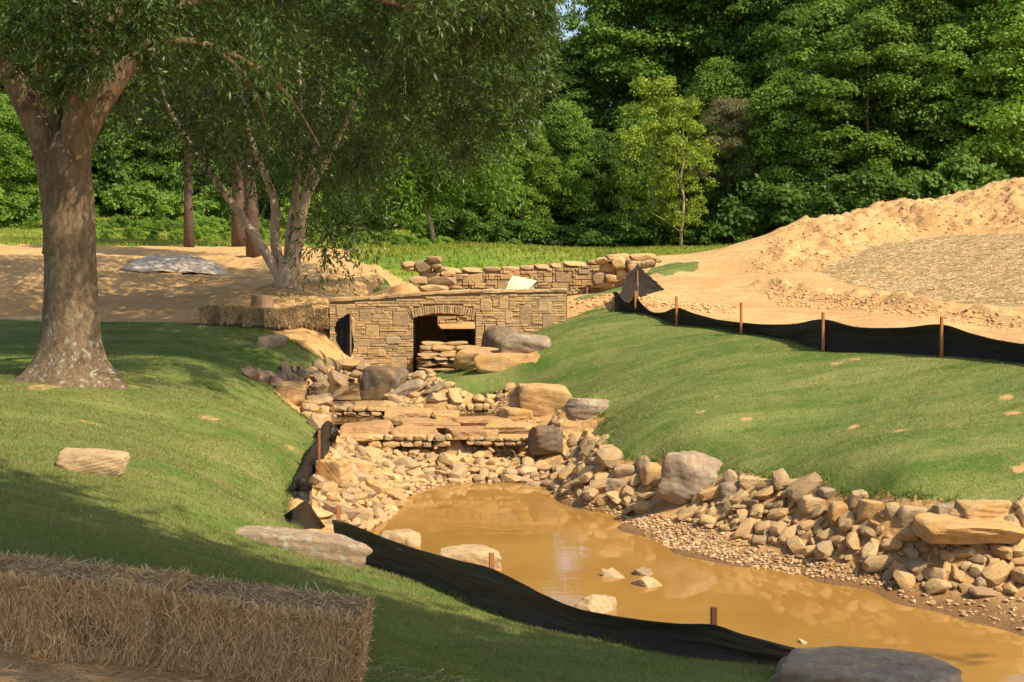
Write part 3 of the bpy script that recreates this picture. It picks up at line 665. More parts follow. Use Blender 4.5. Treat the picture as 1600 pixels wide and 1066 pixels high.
bank_poly = TP([(915, 676), (935, 690), (955, 712), (985, 722), (1040, 720), (1150, 741), (1225, 752), (1300, 769), (1400, 788), (1600, 790), (1720, 800), (1720, 935), (1600, 930), (1470, 932), (1400, 914), (1365, 892), (1290, 878), (1160, 844), (1090, 820), (1030, 802), (960, 792), (925, 785), (905, 760), (900, 710)])
bank_upper = TP([(925, 672), (945, 704), (985, 720), (1040, 718), (1150, 739), (1225, 751), (1300, 768), (1400, 787), (1600, 789), (1720, 800), (1720, 822), (1500, 818), (1400, 815), (1300, 800), (1200, 780), (1150, 765), (1040, 752), (975, 755), (925, 720), (905, 690)])
bank = empty('riprap_bank', (4.2, 19.6, 0.3), label="loose tan stones piled along the right shore below the lawn edge", cat="stone bank")
pl = stone_fill(bank, bank_upper, [(0.46, 0.34, 400), (0.34, 0.26, 700)], 110, lift=0.22, flat=(0.5, 0.8))
pl += stone_fill(bank, bank_poly, [(0.32, 0.24, 900), (0.24, 0.17, 3000), (0.17, 0.11, 6000), (0.11, 0.06, 6000)], 188, lift=0.30, spacing=0.37)

field = empty('stone_field', (-1.0, 25.6, 0.3), label="tan rubble stones sloping from the flagstones down to the head of the muddy pool", cat="stone field")
field_poly = TP([(520, 700), (548, 696), (600, 688), (680, 688), (780, 686), (830, 690), (900, 672), (925, 672), (945, 700), (940, 760), (915, 785), (880, 772), (820, 757), (740, 754), (665, 758), (640, 772), (612, 800), (590, 822), (530, 832), (498, 806), (495, 760), (510, 725)])
stone_fill(field, field_poly, [(0.40, 0.30, 110), (0.28, 0.20, 900), (0.19, 0.13, 3500), (0.13, 0.07, 7000)], 298, lift=0.22, spacing=0.39)

wallc = empty('dry_stone_edge', (-0.9, 29.0, 0.8), label="low pile of rounded tan stones under the right lawn beside the square boulder", cat="stone edge")
stone_fill(wallc, TP([(632, 592), (640, 590), (700, 604), (800, 607), (815, 640), (760, 641), (640, 640), (605, 640), (600, 618)]), [(0.34, 0.24, 400), (0.24, 0.16, 1500), (0.15, 0.09, 1500)], 200, lift=0.3)
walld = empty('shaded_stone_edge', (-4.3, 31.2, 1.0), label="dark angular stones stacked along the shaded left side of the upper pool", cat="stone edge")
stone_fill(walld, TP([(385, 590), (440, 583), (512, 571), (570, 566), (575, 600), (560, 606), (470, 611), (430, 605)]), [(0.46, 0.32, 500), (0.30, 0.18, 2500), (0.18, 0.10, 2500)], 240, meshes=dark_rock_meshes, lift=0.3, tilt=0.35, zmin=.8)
walle = empty('creek_side_stones', (-3.5, 27.8, 0.8), label="small flat tan stones on the left edge of the creek above the bunched black cloth", cat="stone edge")
stone_fill(walle, TP([(455, 622), (500, 632), (560, 642), (565, 652), (520, 668), (495, 672), (478, 652)]), [(0.4, 0.28, 300), (0.26, 0.14, 1500)], 150, lift=0.25, zmin=.6)
wallf = empty('bridge_foot_stones', (-3.3, 33.0, 1.0), label="rounded stones tumbled at the left foot of the stone bridge", cat="stone pile")
stone_fill(wallf, TP([(525, 560), (560, 545), (632, 572), (640, 585), (600, 585), (545, 580), (515, 574)]), [(0.45, 0.3, 200), (0.26, 0.14, 1200)], 90, lift=0.3, zmin=.82)

# gravel bar
def gravel(name, poly, n, smin, smax, mat, parentless=True, sink=0.2, sub=1):
    poly = np.array(poly); lo = poly.min(0); hi = poly.max(0); V0, F0 = ico(1)
    base = [rock_arrays(500 + k, 1, 9, 10, 0.0)[0] for k in range(8)]
    C_ = np.stack([rng.uniform(lo[0], hi[0], n), rng.uniform(lo[1], hi[1], n)], 1); C_ = C_[inside(poly, C_[:, 0], C_[:, 1])]
    z = hz(C_[:, 0], C_[:, 1]); Vs = []; Fs = []; nv = len(V0)
    for i, (q, zz) in enumerate(zip(C_, z)):
        s = rng.uniform(smin, smax) ** 1; a = rng.uniform(0, 6.28); ca, sa = math.cos(a), math.sin(a)
        B = base[i % 8] * np.array([s * 1.3, s * .9, s * .6]); B = np.stack([B[:, 0] * ca - B[:, 1] * sa, B[:, 0] * sa + B[:, 1] * ca, B[:, 2]], 1) + [q[0], q[1], zz + s * sink]
        Vs.append(B); Fs.append(F0 + i * nv)
    me = fast_mesh(name, np.concatenate(Vs), np.concatenate(Fs), False, M[mat]); o = link(name, me)
    return tag(o, kind='stuff')
def pebble_mat():
    m, t, b = newmat("shore_pebbles"); g = N(t, "ShaderNodeNewGeometry")
    L(t, ramp(t, g.outputs["Random Per Island"], [(0, (0.60, 0.40, 0.2)), (.4, (0.42, 0.25, 0.11)), (.7, (0.30, 0.19, 0.10)), (1, (0.66, 0.48, 0.27))]), b.inputs["Base Color"]); b.inputs["Roughness"].default_value = 0.9
    M['pebble'] = m
    m, t, b = newmat("dirt_clods"); g = N(t, "ShaderNodeNewGeometry")
    L(t, mixc(t, g.outputs["Random Per Island"], (0.48, 0.29, 0.12), (0.58, 0.38, 0.17)), b.inputs["Base Color"]); b.inputs["Roughness"].default_value = 1
    M['clod'] = m
pebble_mat()
g1 = gravel('gravel_bar', TP([(912, 788), (960, 796), (1030, 806), (1100, 826), (1160, 848), (1290, 882), (1370, 900), (1400, 918), (1340, 915), (1240, 900), (1150, 884), (1050, 860), (960, 820), (920, 800)]), 9000, 0.02, 0.06, 'pebble')
tag(g1, "strip of small tan gravel along the right edge of the muddy pool", "gravel")
g2 = gravel('mud_shore_pebbles', TP([(1370, 900), (1470, 935), (1600, 935), (1720, 945), (1720, 1010), (1600, 985), (1500, 962), (1400, 935)]), 700, 0.02, 0.07, 'pebble')
tag(g2, "scattered pebbles on the wet mud flat at the right shore", "gravel")
g3 = gravel('pool_head_gravel', TP([(600, 790), (660, 755), (740, 748), (880, 768), (900, 790), (870, 775), (740, 757), (660, 768), (620, 805), (590, 825)]), 4500, 0.02, 0.07, 'pebble')
tag(g3, "fine gravel between the rubble and the muddy water at the head of the pool", "gravel")
g4 = gravel('cascade_gravel', TP([(740, 640), (810, 640), (850, 660), (800, 662), (700, 660), (700, 646)]), 1500, 0.02, 0.06, 'pebble')
tag(g4, "brown gravel in the dry creek bed in front of the square boulder", "gravel")
def clods(poly, n, a, b): 
    return gravel('soil_clods', poly, n, a, b, 'clod', sink=0.15)
tag(clods(TP([(1165, 425), (1200, 375), (1240, 350), (1400, 320), (1600, 280), (1700, 270), (1700, 345), (1450, 368), (1330, 396), (1280, 424), (1200, 428)], 36), 3000, .02, .11), "crumbly clods strewn over the face of the big tan dirt mound", "soil")
tag(clods(TP([(1195, 455), (1215, 445), (1330, 462), (1450, 474), (1700, 500), (1700, 530), (1450, 498), (1330, 486), (1215, 478)], 25), 3200, .02, .09), "broken clods along the low dirt berm behind the right black fence", "soil")
tag(clods(TP([(885, 475), (990, 455), (1045, 470), (1150, 480), (1150, 490), (1060, 485), (960, 480), (900, 492)], 31), 900, .03, .12), "clods on the bare soil between the bridge and the black fence", "soil")

# the big lichen slab half buried in the near lawn
V, Fc = rock_arrays(95, 6, 10, 26, 0.02, 1.0)
V = V * np.array([1.98, 0.62, 0.46])
o = link('stone_slab', sharp(fast_mesh('stone_slab', V, Fc, True, M['lichen']), 24), None, (P(457, 865, 16.7)[0], 16.72, 0.625), Euler((R(1), R(4), R(-4))))
tag(o, "long lichen covered slab half buried in the lawn beside the near fence", "slab")

# flagstones of the cascade
flag_specs = [(528, 612, 657, 692, 25.9, .95, "broad brown flagstone at the left end of the cascade ledge"),
              (608, 684, 667, 689, 25.8, .75, "thin flagstone in the middle of the cascade ledge, left of the white cobble"),
              (693, 782, 667, 689, 25.8, .85, "wide flagstone right of the white cobble on the cascade ledge"),
              (624, 725, 655, 671, 26.9, .8, "grey back flagstone behind the white cobble"),
              (700, 800, 652, 668, 27.0, .7, "long back flagstone behind the wide right one"),
              (758, 842, 661, 681, 26.0, .75, "tan flagstone between the wide one and the dark angular boulder"),
              (598, 678, 638, 661, 27.6, .8, "rounded tan flat rock at the edge of the middle creek pool"),
              (673, 717, 642, 661, 27.4, .6, "domed tan rock right of the rounded flat rock in the creek"),
              (478, 606, 626, 645, 29.2, .5, "long sandy ledge stone damming the upper pool"),
              (600, 655, 622, 642, 29.3, .5, "short ledge stone at the right end of the upper pool dam"),
              (530, 585, 680, 692, 25.6, .5, "low sandy slab under the left end of the flagstone ledge")]
for k, (l, r, t, b, d, dp, lb) in enumerate(flag_specs):
    B('flagstone', lb, l, r, t, b, d, dp, 'flag' if k < 5 or k == 8 else 'boulder_tan', 400 + k, 'flagstone', blocky=1.0 if k < 6 else .3, rough=0.02, sub=5, rz=rng.uniform(-.08, .08), group="flat stones of the creek cascade", sink=0.02)
rows = empty('cascade_stone_rows', (-1, 26.2, .3), label="small stones stacked in rows that hold up the cascade flagstones", cat="stone row")
def row(parent, l, r, y0, y1, d, hmin, wmin, wmax, mats=small_rocks, dep=.3, part='stone'):
    za = P((l + r) / 2, y1, d)[2]; zb = P((l + r) / 2, y0, d)[2]; z = za
    while z < zb - 0.02:
        h = rng.uniform(hmin, hmin * 1.5); x = P(l, y1, d)[0]; xe = P(r, y1, d)[0]
        while x < xe:
            ww = rng.uniform(wmin, wmax)
            link(part, mats[int(rng.integers(len(mats))) | 1][2], parent, np.array([x + ww / 2, d + rng.uniform(-.04, .04) + dep / 2, z + h / 2]) - np.array(parent.location), Euler((rng.normal(0, .05), rng.normal(0, .05), rng.normal(0, .15) + (3.14 if rng.random() < .5 else 0))), (ww * 1.05, dep, h * 1.08))
            x += ww
        z += h
row(rows, 530, 700, 686, 700, 25.75, .09, .14, .34)
row(rows, 728, 830, 683, 697, 25.7, .06, .12, .26)
row(rows, 500, 640, 640, 651, 28.3, .07, .14, .34)
row(rows, 590, 800, 632, 643, 28.9, .1, .12, .26)

# ------------------------------------------------------------------ stone bridge
def face_stone(w_, h_, dep, r, corner=0.12):
    """one laid stone: rough outline, chamfered face (x right, z up, face toward -y)"""
    n = 8 if min(w_, h_) > 0.12 else 4
    if n == 8:
        cx_, cz_ = w_ / 2, h_ / 2; k = min(w_, h_) * r.uniform(.05, .17)
        pts = [(-cx_ + k, -cz_), (cx_ - k * r.uniform(.3, 1), -cz_), (cx_, -cz_ + k * r.uniform(.3, 1)), (cx_, cz_ - k), (cx_ - k, cz_), (-cx_ + k * r.uniform(.3, 1), cz_), (-cx_, cz_ - k * r.uniform(.3, 1)), (-cx_, -cz_ + k)]
    else: pts = [(-w_ / 2, -h_ / 2), (w_ / 2, -h_ / 2), (w_ / 2, h_ / 2), (-w_ / 2, h_ / 2)]
    g = min(w_, h_) * .05; pts = np.array(pts) + r.uniform(-g, g, (n, 2)); pts *= (np.array([w_, h_]) - 0.005) / np.array([w_, h_])
    ins = 1 - 2 * min(0.018, min(w_, h_) * .16) / np.array([w_, h_])
    V = [(x, 0, z) for x, z in pts] + [(x, -dep * .7, z) for x, z in pts] + [(x * ins[0], -dep + r.uniform(-.006, .006), z * ins[1]) for x, z in pts]
    Fs = [[i, (i + 1) % n, (i + 1) % n + n, i + n] for i in range(n)] + [[i + n, (i + 1) % n + n, (i + 1) % n + 2 * n, i + 2 * n] for i in range(n)]
    Fs += [list(range(2 * n, 3 * n))]
    return np.array(V), Fs

BX0, BX1, BY = P(515, 500, 34)[0], P(886, 500, 34)[0], 34.0
def btop(x):    # top line of the parapet, bowed
    t = (x - BX0) / (BX1 - BX0); px = 515 + t * 371
    yy = np.interp(px, [515, 600, 680, 760, 886], [468.5, 464.5, 457.5, 454.5, 453])
    return HC + ray(px, yy)[2] / ray(px, yy)[1] * 34
ARX0, ARX1 = P(644, 520, 34)[0], P(742, 520, 34)[0]; AZ_S = P(645, 497, 34)[2]; AZ_C = P(690, 490, 34)[2]; BZ0 = 0.55
def arch_z(x): 
    t = (x - ARX0) / (ARX1 - ARX0); return AZ_S + (AZ_C - AZ_S) * 4 * t * (1 - t) if 0 <= t <= 1 else None
bridge = empty('stone_bridge', (BX0 + 2.8, BY, BZ0), label="tan coursed stone bridge with one low arch over the creek", cat="bridge")
borg = np.array(bridge.location)
# wall core with the arch cut out: vertical strips
mb = MB(); TK = 0.55; CD = 3.9
xs = list(np.linspace(BX0, ARX0, 10)) + list(np.linspace(ARX0, ARX1, 15))[1:-1] + list(np.linspace(ARX1, BX1, 12))
for a, b in zip(xs[:-1], xs[1:]):
    mid = (a + b) / 2; inarch = ARX0 < mid < ARX1
    za = (arch_z(a) if inarch else BZ0); zb_ = (arch_z(b) if inarch else BZ0)
    ta, tb = btop(a) - .03, btop(b) - .03
    V = [(a, BY, za), (b, BY, zb_), (b, BY, tb), (a, BY, ta), (a, BY + TK, za), (b, BY + TK, zb_), (b, BY + TK, tb), (a, BY + TK, ta)]
    Fs = [[0, 1, 2, 3], [5, 4, 7, 6], [0, 4, 5, 1], [3, 2, 6, 7]]
    if a == xs[0]: Fs.append([4, 0, 3, 7])
    if b == xs[-1]: Fs.append([1, 5, 6, 2])
    mb.add(np.array(V) - borg, Fs)
link('wall_core', mb.mesh('wall_core', M['mortar']), bridge)
def boxv(x0, x1, y0, y1, z0, z1):
    V = [(x0, y0, z0), (x1, y0, z0), (x1, y1, z0), (x0, y1, z0), (x0, y0, z1), (x1, y0, z1), (x1, y1, z1), (x0, y1, z1)]
    return np.array(V, float), [[0, 3, 2, 1], [4, 5, 6, 7], [0, 1, 5, 4], [1, 2, 6, 5], [2, 3, 7, 6], [3, 0, 4, 7]]
# culvert: side walls, roof, and an inner sill with the rear opening over it
mb = MB()
AXL = ARX0; AXR = ARX1
mb.add(boxv(AXL - .5, AXL, BY + .004, BY + CD, BZ0, AZ_S)[0] - borg + np.array([0, .55, 0]), boxv(0, 1, 0, 1, 0, 1)[1])
mb.add(boxv(AXR, AXR + .5, BY + .004, BY + CD, BZ0, AZ_S)[0] - borg + np.array([0, .55, 0]), boxv(0, 1, 0, 1, 0, 1)[1])
mb.add(boxv(AXL - .5, AXR + .5, BY + .57, BY + CD + .55, AZ_S + .004, AZ_S + .32)[0] - borg, boxv(0, 1, 0, 1, 0, 1)[1])
zs = P(700, 515, BY + CD)[2]; xl = P(683, 515, BY + CD)[0]
mb.add(boxv(AXL + .004, AXR - .004, BY + CD, BY + CD + .3, BZ0, zs)[0] - borg, boxv(0, 1, 0, 1, 0, 1)[1])
mb.add(boxv(AXL + .004, xl, BY + CD, BY + CD + .3, zs + .002, AZ_S)[0] - borg, boxv(0, 1, 0, 1, 0, 1)[1])
link('culvert', mb.mesh('culvert', M['mortar']), bridge)
# face stones: big ones first, thin courses fill the gaps
CH = 0.060; NC = int((3.0 - BZ0) / CH); cwid = 0.05; NW = int((BX1 - BX0) / cwid)
occ = np.zeros((NC, NW), bool)
for j in range(NC):
    for i in range(NW):
        x = BX0 + (i + .5) * cwid; z0 = BZ0 + j * CH; z1 = z0 + CH; az = arch_z(x)
        if z1 > btop(x) - .07: occ[j, i] = True
        if az is not None and z0 < az + .21: occ[j, i] = True
def put(part, w_, h_, cx_, cz_, dep, mat='masonry'):
    V, Fs = face_stone(w_, h_, dep, rng); m_ = MB(); m_.add(V, Fs)
    return link(part, m_.mesh(part, M[mat]), bridge, np.array([cx_, BY - .001, cz_]) - borg)
thin = MB(); nbig = 0
spec = [(rng.integers(6, 10), rng.integers(5, 9)) for _ in range(60)] + [(rng.integers(4, 8), rng.integers(3, 6)) for _ in range(900)]
for (ww, hh) in spec:
    if nbig > 95: break
    j = int(rng.integers(0, NC - hh)); i = int(rng.integers(0, NW - ww + 1))
    if occ[max(j - 1, 0):j + hh + 1, max(i - 2, 0):i + ww + 2].any() and rng.random() < .93: continue
    if occ[j:j + hh, i:i + ww].any(): continue
    occ[j:j + hh, i:i + ww] = True; nbig += 1
    put('stone', ww * cwid, hh * CH, BX0 + (i + ww / 2) * cwid, BZ0 + (j + hh / 2) * CH, rng.uniform(.022, .045))
nthin = 0
for j in range(NC):
    i = 0
    while i < NW:
        if occ[j, i]: i += 1; continue
        k = i; ml = int(rng.integers(3, 9))
        while k < NW and not occ[j, k] and k - i < ml: k += 1
        w_ = (k - i) * cwid; cx_ = BX0 + (i + k) / 2 * cwid; cz_ = BZ0 + (j + .5) * CH
        if w_ >= 0.30 and nthin < 160: put('stone', w_, CH, cx_, cz_, rng.uniform(.018, .045)); nthin += 1
        else:
            V, Fs = face_stone(w_, CH, rng.uniform(.018, .045), rng); thin.add(V + np.array([cx_, BY - .001, cz_]) - borg, Fs)
        occ[j, i:k] = True; i = k
o = link('thin_courses', thin.mesh('thin_courses', M['masonry']), bridge); o['kind'] = 'stuff'
nv = 25
for i in range(nv):
    t = (i + .5) / nv; x = ARX0 + (ARX1 - ARX0) * t; z = arch_z(x); ang = -(t - .5) * 0.55
    V, Fs = face_stone((ARX1 - ARX0) / nv, .20 + rng.uniform(-.02, .02), .06 + rng.uniform(-.012, .012), rng); m_ = MB(); m_.add(V, Fs)
    link('arch_stone', m_.mesh('arch_stone', M['masonry']), bridge, np.array([x, BY - .001, z + .1]) - borg, Euler((0, -ang, 0)))
x = BX0 - .02
while x < BX1:
    ww = rng.uniform(.28, .55); xe = min(x + ww, BX1 + .02); zt = btop((x + xe) / 2)
    V, Fs = boxv(0, xe - x - .008, 0, TK + .06, 0, .055); V = V + rng.uniform(-.014, .014, V.shape)
    m_ = MB(); m_.add(V, Fs); link('coping_stone', m_.mesh('coping_stone', M['masonry']), bridge, np.array([x, BY - .05, zt - .045]) - borg, Euler((0, -math.atan((btop(xe) - btop(x)) / (xe - x)), 0)))
    x = xe
# quoins on the arch jamb
for k in range(9):
    z = BZ0 + .45 + k * .14
    if z > AZ_S - .1: break
# stacked ledge stones in the mouth of the arch
led = empty('arch_ledge', (P(690, 570, 33.6)[0], 33.6, .9), label="flat stones stacked as steps in the mouth of the bridge arch", cat="stone steps")
row(led, 652, 712, 556, 584, 33.35, .065, .25, .6, dep=.55)
row(led, 655, 740, 546, 560, 33.65, .075, .25, .6, dep=.55)
row(led, 658, 716, 535, 548, 33.95, .085, .3, .6, dep=.55)

# ------------------------------------------------------------------ rear retaining wall
rw = empty('retaining_wall', (0, 44.3, 1.3), label="rough tan stone retaining wall behind the bridge, below the meadow", cat="wall")
rorg = np.array(rw.location); RX0, RX1 = P(655, 430, 44.3)[0], P(985, 430, 44.3)[0]; RY = 44.3
def rtop(x):
    px = 800 + x / 44.3 * F; yy = np.interp(px, [600, 660, 720, 800, 880, 930, 985, 1040], [424, 421, 421, 419, 413, 408, 402, 402]); return P(px, yy, 44.3)[2]
V, Fs = boxv(RX0, RX1, RY, RY + .6, .9, 2.85); mb = MB(); mb.add(V - rorg, Fs)
xs = np.linspace(RX0, RX1, 20)
for a, b in zip(xs[:-1], xs[1:]):
    V, Fs = boxv(a, b, RY, RY + .6, 2.851, 0); V[4:, 2] = [rtop(a) - .05, rtop(b) - .05, rtop(b) - .05, rtop(a) - .05]; mb.add(V - rorg, Fs)
link('wall_core', mb.mesh('wall_core', M['mortar']), rw)
CH2 = .09; cw2 = .09; NC = int(2.6 / CH2); NW = int((RX1 - RX0) / cw2); occ = np.zeros((NC, NW), bool)
for i in range(NW):
    for j in range(NC):
        if 1.15 + (j + 1) * CH2 > rtop(RX0 + (i + .5) * cw2) - .08: occ[j, i] = True
rest = MB(); cnt = 0
for (wa, wb, ha, hb, n) in ((4, 7, 2, 4, 400), (3, 5, 2, 3, 900), (2, 4, 1, 2, 6000), (1, 2, 1, 1, 20000)):
    for _ in range(n):
        ww = int(rng.integers(wa, wb + 1)); hh = int(rng.integers(ha, hb + 1)); j = int(rng.integers(0, NC - hh + 1)); i = int(rng.integers(0, NW - ww + 1))
        if occ[j:j + hh, i:i + ww].any(): continue
        if wa >= 3 and rng.random() < .6: continue
        occ[j:j + hh, i:i + ww] = True; V, Fs = face_stone(ww * cw2, hh * CH2, rng.uniform(.05, .12), rng, .2)
        a_ = rng.normal(0, .08); R_ = np.array([[math.cos(a_), 0, math.sin(a_)], [0, 1, 0], [-math.sin(a_), 0, math.cos(a_)]]); V = V @ R_
        loc = np.array([RX0 + (i + ww / 2) * cw2, RY - .001, 1.15 + (j + hh / 2) * CH2]) - rorg
        if cnt < 280: m_ = MB(); m_.add(V, Fs); link('stone', m_.mesh('stone', M['masonry']), rw, loc); cnt += 1
        else: rest.add(V + loc, Fs)
o = link('small_stones', rest.mesh('small_stones', M['masonry']), rw); o['kind'] = 'stuff'
x = RX0
while x < RX1:
    ww = rng.uniform(.35, .8); zt = rtop(x + ww / 2)
    link('coping_stone', small_rocks[int(rng.integers(26)) | 1][2] if rng.random() < .5 else small_rocks[1][2], rw, np.array([x + ww / 2, RY + .18, zt - .03]) - rorg, Euler((0, rng.normal(0, .03), rng.normal(0, .05))), (ww * 1.05, .55, .16)); x += ww
def pile(name, label, specs, d):
    e = empty(name, (P(specs[0][0], specs[0][3], d)[0], d, P(specs[0][0], specs[0][3], d)[2]), label=label, cat="stone pile")
    for (l, r, t, b, mi) in specs:
        W_ = (r - l) / F * d; H = (b - t) / F * d; p_ = P((l + r) / 2, (t + b) / 2, d)
        o = link('stone', (small_rocks[mi % 26][2] if mi < 50 else dark_rock_meshes[mi % 10]), e, p_ - np.array(e.location) + [0, rng.uniform(-.05, .25), 0], Euler((0, rng.normal(0, .04), 3.14 * (mi % 2))), (W_ * 1.08, .6, H * 1.2))
pile('stone_stack', "blocky stones stacked at the left end of the retaining wall by the sand bank", [(625, 650, 409, 417, 1), (627, 650, 416, 423, 3), (648, 676, 408, 427, 53), (668, 691, 401, 412, 5), (672, 690, 411, 419, 7), (676, 700, 418, 427, 9), (655, 690, 425, 434, 11), (665, 712, 431, 446, 13), (690, 712, 424, 433, 15), (640, 668, 432, 444, 17), (655, 700, 445, 455, 19)], 43.6)
pile('stone_stack', "stepped blocks rising at the right end of the retaining wall behind the black sheet", [(925, 946, 425, 446, 53), (945, 962, 428, 440, 7), (960, 980, 420, 436, 9), (980, 1000, 412, 428, 11), (938, 960, 410, 426, 13), (955, 978, 402, 420, 15), (978, 986, 405, 423, 55), (962, 984, 397, 408, 17), (984, 1024, 397, 408, 19), (985, 1010, 407, 420, 21), (1000, 1024, 407, 418, 23), (930, 950, 403, 412, 25), (944, 968, 398, 406, 1), (1022, 1034, 402, 410, 3), (928, 960, 440, 450, 5)], 43.4)

# ------------------------------------------------------------------ silt fences
def fence(name, label, pts, stakes, mat='rust_stake', cat="silt fence", wr=0.03, fold=0.0, cloth='fabric', group=None, sub=14, nv=16, stake_w=.035, auto=False):
    """pts: (px, y_top, y_bottom, distance); stakes: (px, y_top, y_bottom, distance)"""
    def fd(px, yb, d): dt = T(px, yb)[1] - .06; return dt if abs(dt - d) < 2.2 else d
    if auto: pts = [(p[0], p[1], p[2], fd(p[0], p[2], p[3])) for p in pts]; stakes = [(p[0], p[1], p[2], fd(p[0], p[2], p[3])) for p in stakes]
    pts = [(p[0], p[1], p[2] + 3, p[3]) for p in pts]
    tops = np.array([P(p[0], p[1], p[3]) for p in pts]); bots = np.array([P(p[0], p[2], p[3]) for p in pts])
    c0 = bots.mean(0); root = empty(name, c0, label=label, cat=cat, group=group)
    n = len(pts); tt = np.linspace(0, n - 1, (n - 1) * sub + 1)
    def cr(A, t):
        i = np.clip(t.astype(int), 0, n - 2); f = (t - i)[:, None]; p0 = A[np.clip(i - 1, 0, n - 1)]; p1 = A[i]; p2 = A[i + 1]; p3 = A[np.clip(i + 2, 0, n - 1)]
        m1 = (p2 - p0) / 2; m2 = (p3 - p1) / 2; return (2 * f ** 3 - 3 * f ** 2 + 1) * p1 + (f ** 3 - 2 * f ** 2 + f) * m1 + (-2 * f ** 3 + 3 * f ** 2) * p2 + (f ** 3 - f ** 2) * m2
    Tp = cr(tops, tt); Bt = cr(bots, tt); seg = np.linalg.norm(np.diff(Tp, axis=0), axis=1); u = np.concatenate([[0], np.cumsum(seg)])
    vv = np.linspace(0, 1, nv); G = Bt[:, None, :] + (Tp - Bt)[:, None, :] * vv[None, :, None]
    tang = np.gradient(Tp, axis=0); nrm = np.stack([tang[:, 1], -tang[:, 0], np.zeros(len(tang))], 1); nrm /= np.linalg.norm(nrm, axis=1)[:, None] + 1e-9
    U_, V_ = np.meshgrid(u, vv, indexing='ij')
    dsp = wr * (1.8 * fbm(U_ * 0.8 + c0[0], V_ * 3.5 + c0[1], 3) + 1.6 * fbm(U_ * .35 + c0[0], V_ * 8 + c0[1], 2) * (1 - V_ * .5) + 1.3 * fbm(U_ * 2.2 + V_ * 2.0, V_ * 9 + 3, 3)) + fold * np.abs(np.sin(U_ * 14 + 3 * fbm(U_, V_, 3, 3.0))) * (0.3 + V_)
    belly = 0.05 * np.sin(np.pi * V_)
    G = G + nrm[:, None, :] * (dsp - belly)[:, :, None]
    m = len(tt); ii = np.arange(m * nv).reshape(m, nv); Q_ = np.stack([ii[:-1, :-1], ii[1:, :-1], ii[1:, 1:], ii[:-1, 1:]], -1).reshape(-1, 4)
    me = fast_mesh('fabric', G.reshape(-1, 3) - c0, Q_, True, M[cloth]); uvl = me.uv_layers.new(name="UVMap")
    lv = np.zeros(len(me.loops), np.int32); me.loops.foreach_get("vertex_index", lv)
    uvl.data.foreach_set("uv", np.stack([U_.ravel()[lv], V_.ravel()[lv]], 1).astype(np.float32).ravel())
    f = link('fabric', me, root); md = f.modifiers.new("thickness", 'SOLIDIFY'); md.thickness = 0.006; md.offset = 0
    for (px, yt, yb, d) in stakes:
        a = P(px, yb + 2, d - .05); b = P(px, yt, d - .05); s = stake_w / 2
        Vb, Fb = boxv(-s, s, -s, s, 0, 1); Vb[:, 2] *= (b[2] - a[2]); Vb[4:, 0] += (b[0] - a[0]); m_ = MB(); m_.add(Vb, Fb)
        link('stake', m_.mesh('stake', M[mat]), root, a - c0, Euler((0, 0, .2)))
    return root
fence('silt_fence', "long black silt fence sagging along the near bank of the pool",
      [(519, 812, 858, 17.9), (545, 818, 868, 17.6), (600, 840, 892, 17.0), (660, 860, 918, 16.3), (720, 877, 947, 15.6), (768, 889, 962, 15.1), (810, 908, 975, 14.7), (850, 928, 988, 14.3), (890, 946, 998, 14.0), (930, 957, 1006, 13.8), (1000, 968, 1018, 13.45), (1060, 974, 1032, 13.2), (1114, 976, 1042, 13.0), (1160, 992, 1046, 12.9), (1215, 1006, 1050, 12.85), (1284, 1023, 1050, 12.95)],
      [(529, 790, 840, 17.95), (768, 864, 935, 15.32), (1115, 949, 1035, 13.2)], 'rust_stake', wr=.04, stake_w=.05, cloth='fabric_dusty_lifted')
fence('silt_fence', "black silt fence with orange stakes across the top of the right lawn",
      [(958, 456, 492, 33.3), (966, 458, 492, 33.1), (974, 470, 494, 33.0), (984, 473, 494, 32.8), (993, 463, 494, 32.6), (1003, 475, 498, 32.4), (1018, 487, 501, 32.0), (1035, 488, 504, 31.5), (1057, 481, 507, 30.8), (1085, 490, 511, 30.2), (1120, 499, 518, 29.4), (1158, 504, 521, 28.3), (1195, 507, 540, 27.7), (1240, 506, 544, 26.9), (1286, 499, 547, 26.0), (1340, 511, 549, 25.5), (1410, 512, 552, 24.9), (1471, 507, 557, 24.3), (1520, 522, 561, 23.8), (1570, 533, 565, 23.2), (1620, 537, 570, 22.7), (1680, 520, 578, 22.0)],
      [(993, 455, 480, 32.6), (1057, 463, 508, 30.8), (1158, 473, 521, 28.3), (1286, 488, 548, 26.0), (1471, 495, 558, 24.3), (1682, 508, 580, 22.0)], 'rust_stake', wr=.05, stake_w=.045)
fence('silt_fence', "black silt fence sheet pitched like a tent at the right lawn corner",
      [(958, 478, 492, 33.4), (968, 455, 490, 34.0), (978, 428, 486, 34.6), (988, 420, 480, 35.1), (995, 413, 474, 35.6), (1003, 421, 468, 35.9), (1015, 432, 463, 36.3), (1028, 444, 460, 36.6), (1040, 456, 458.5, 37)], [(996, 411, 470, 35.7)], 'wood_stake', wr=.07, fold=.03)
fence('silt_fence', "low sagging strip of black fence cloth on the dirt right of the bridge", [(880, 467, 469.5, 36.4), (895, 463, 469, 36.6), (908, 459, 468, 36.9), (917, 451, 463, 37.2), (925, 458, 461, 37.5), (938, 457, 460, 37.8), (946, 452, 456, 38)], [(917, 449, 463, 37.2)], 'wood_stake', wr=.03)
fence('silt_fence', "torn black fence cloth hanging in folds at the left end of the bridge", [(524, 512, 530, 33.0), (530, 500, 538, 32.9), (538, 495, 548, 32.8), (545, 491, 552, 32.7), (550, 488, 556, 32.6)], [(548, 487, 556, 32.6)], 'wood_stake', wr=.06, fold=.04)
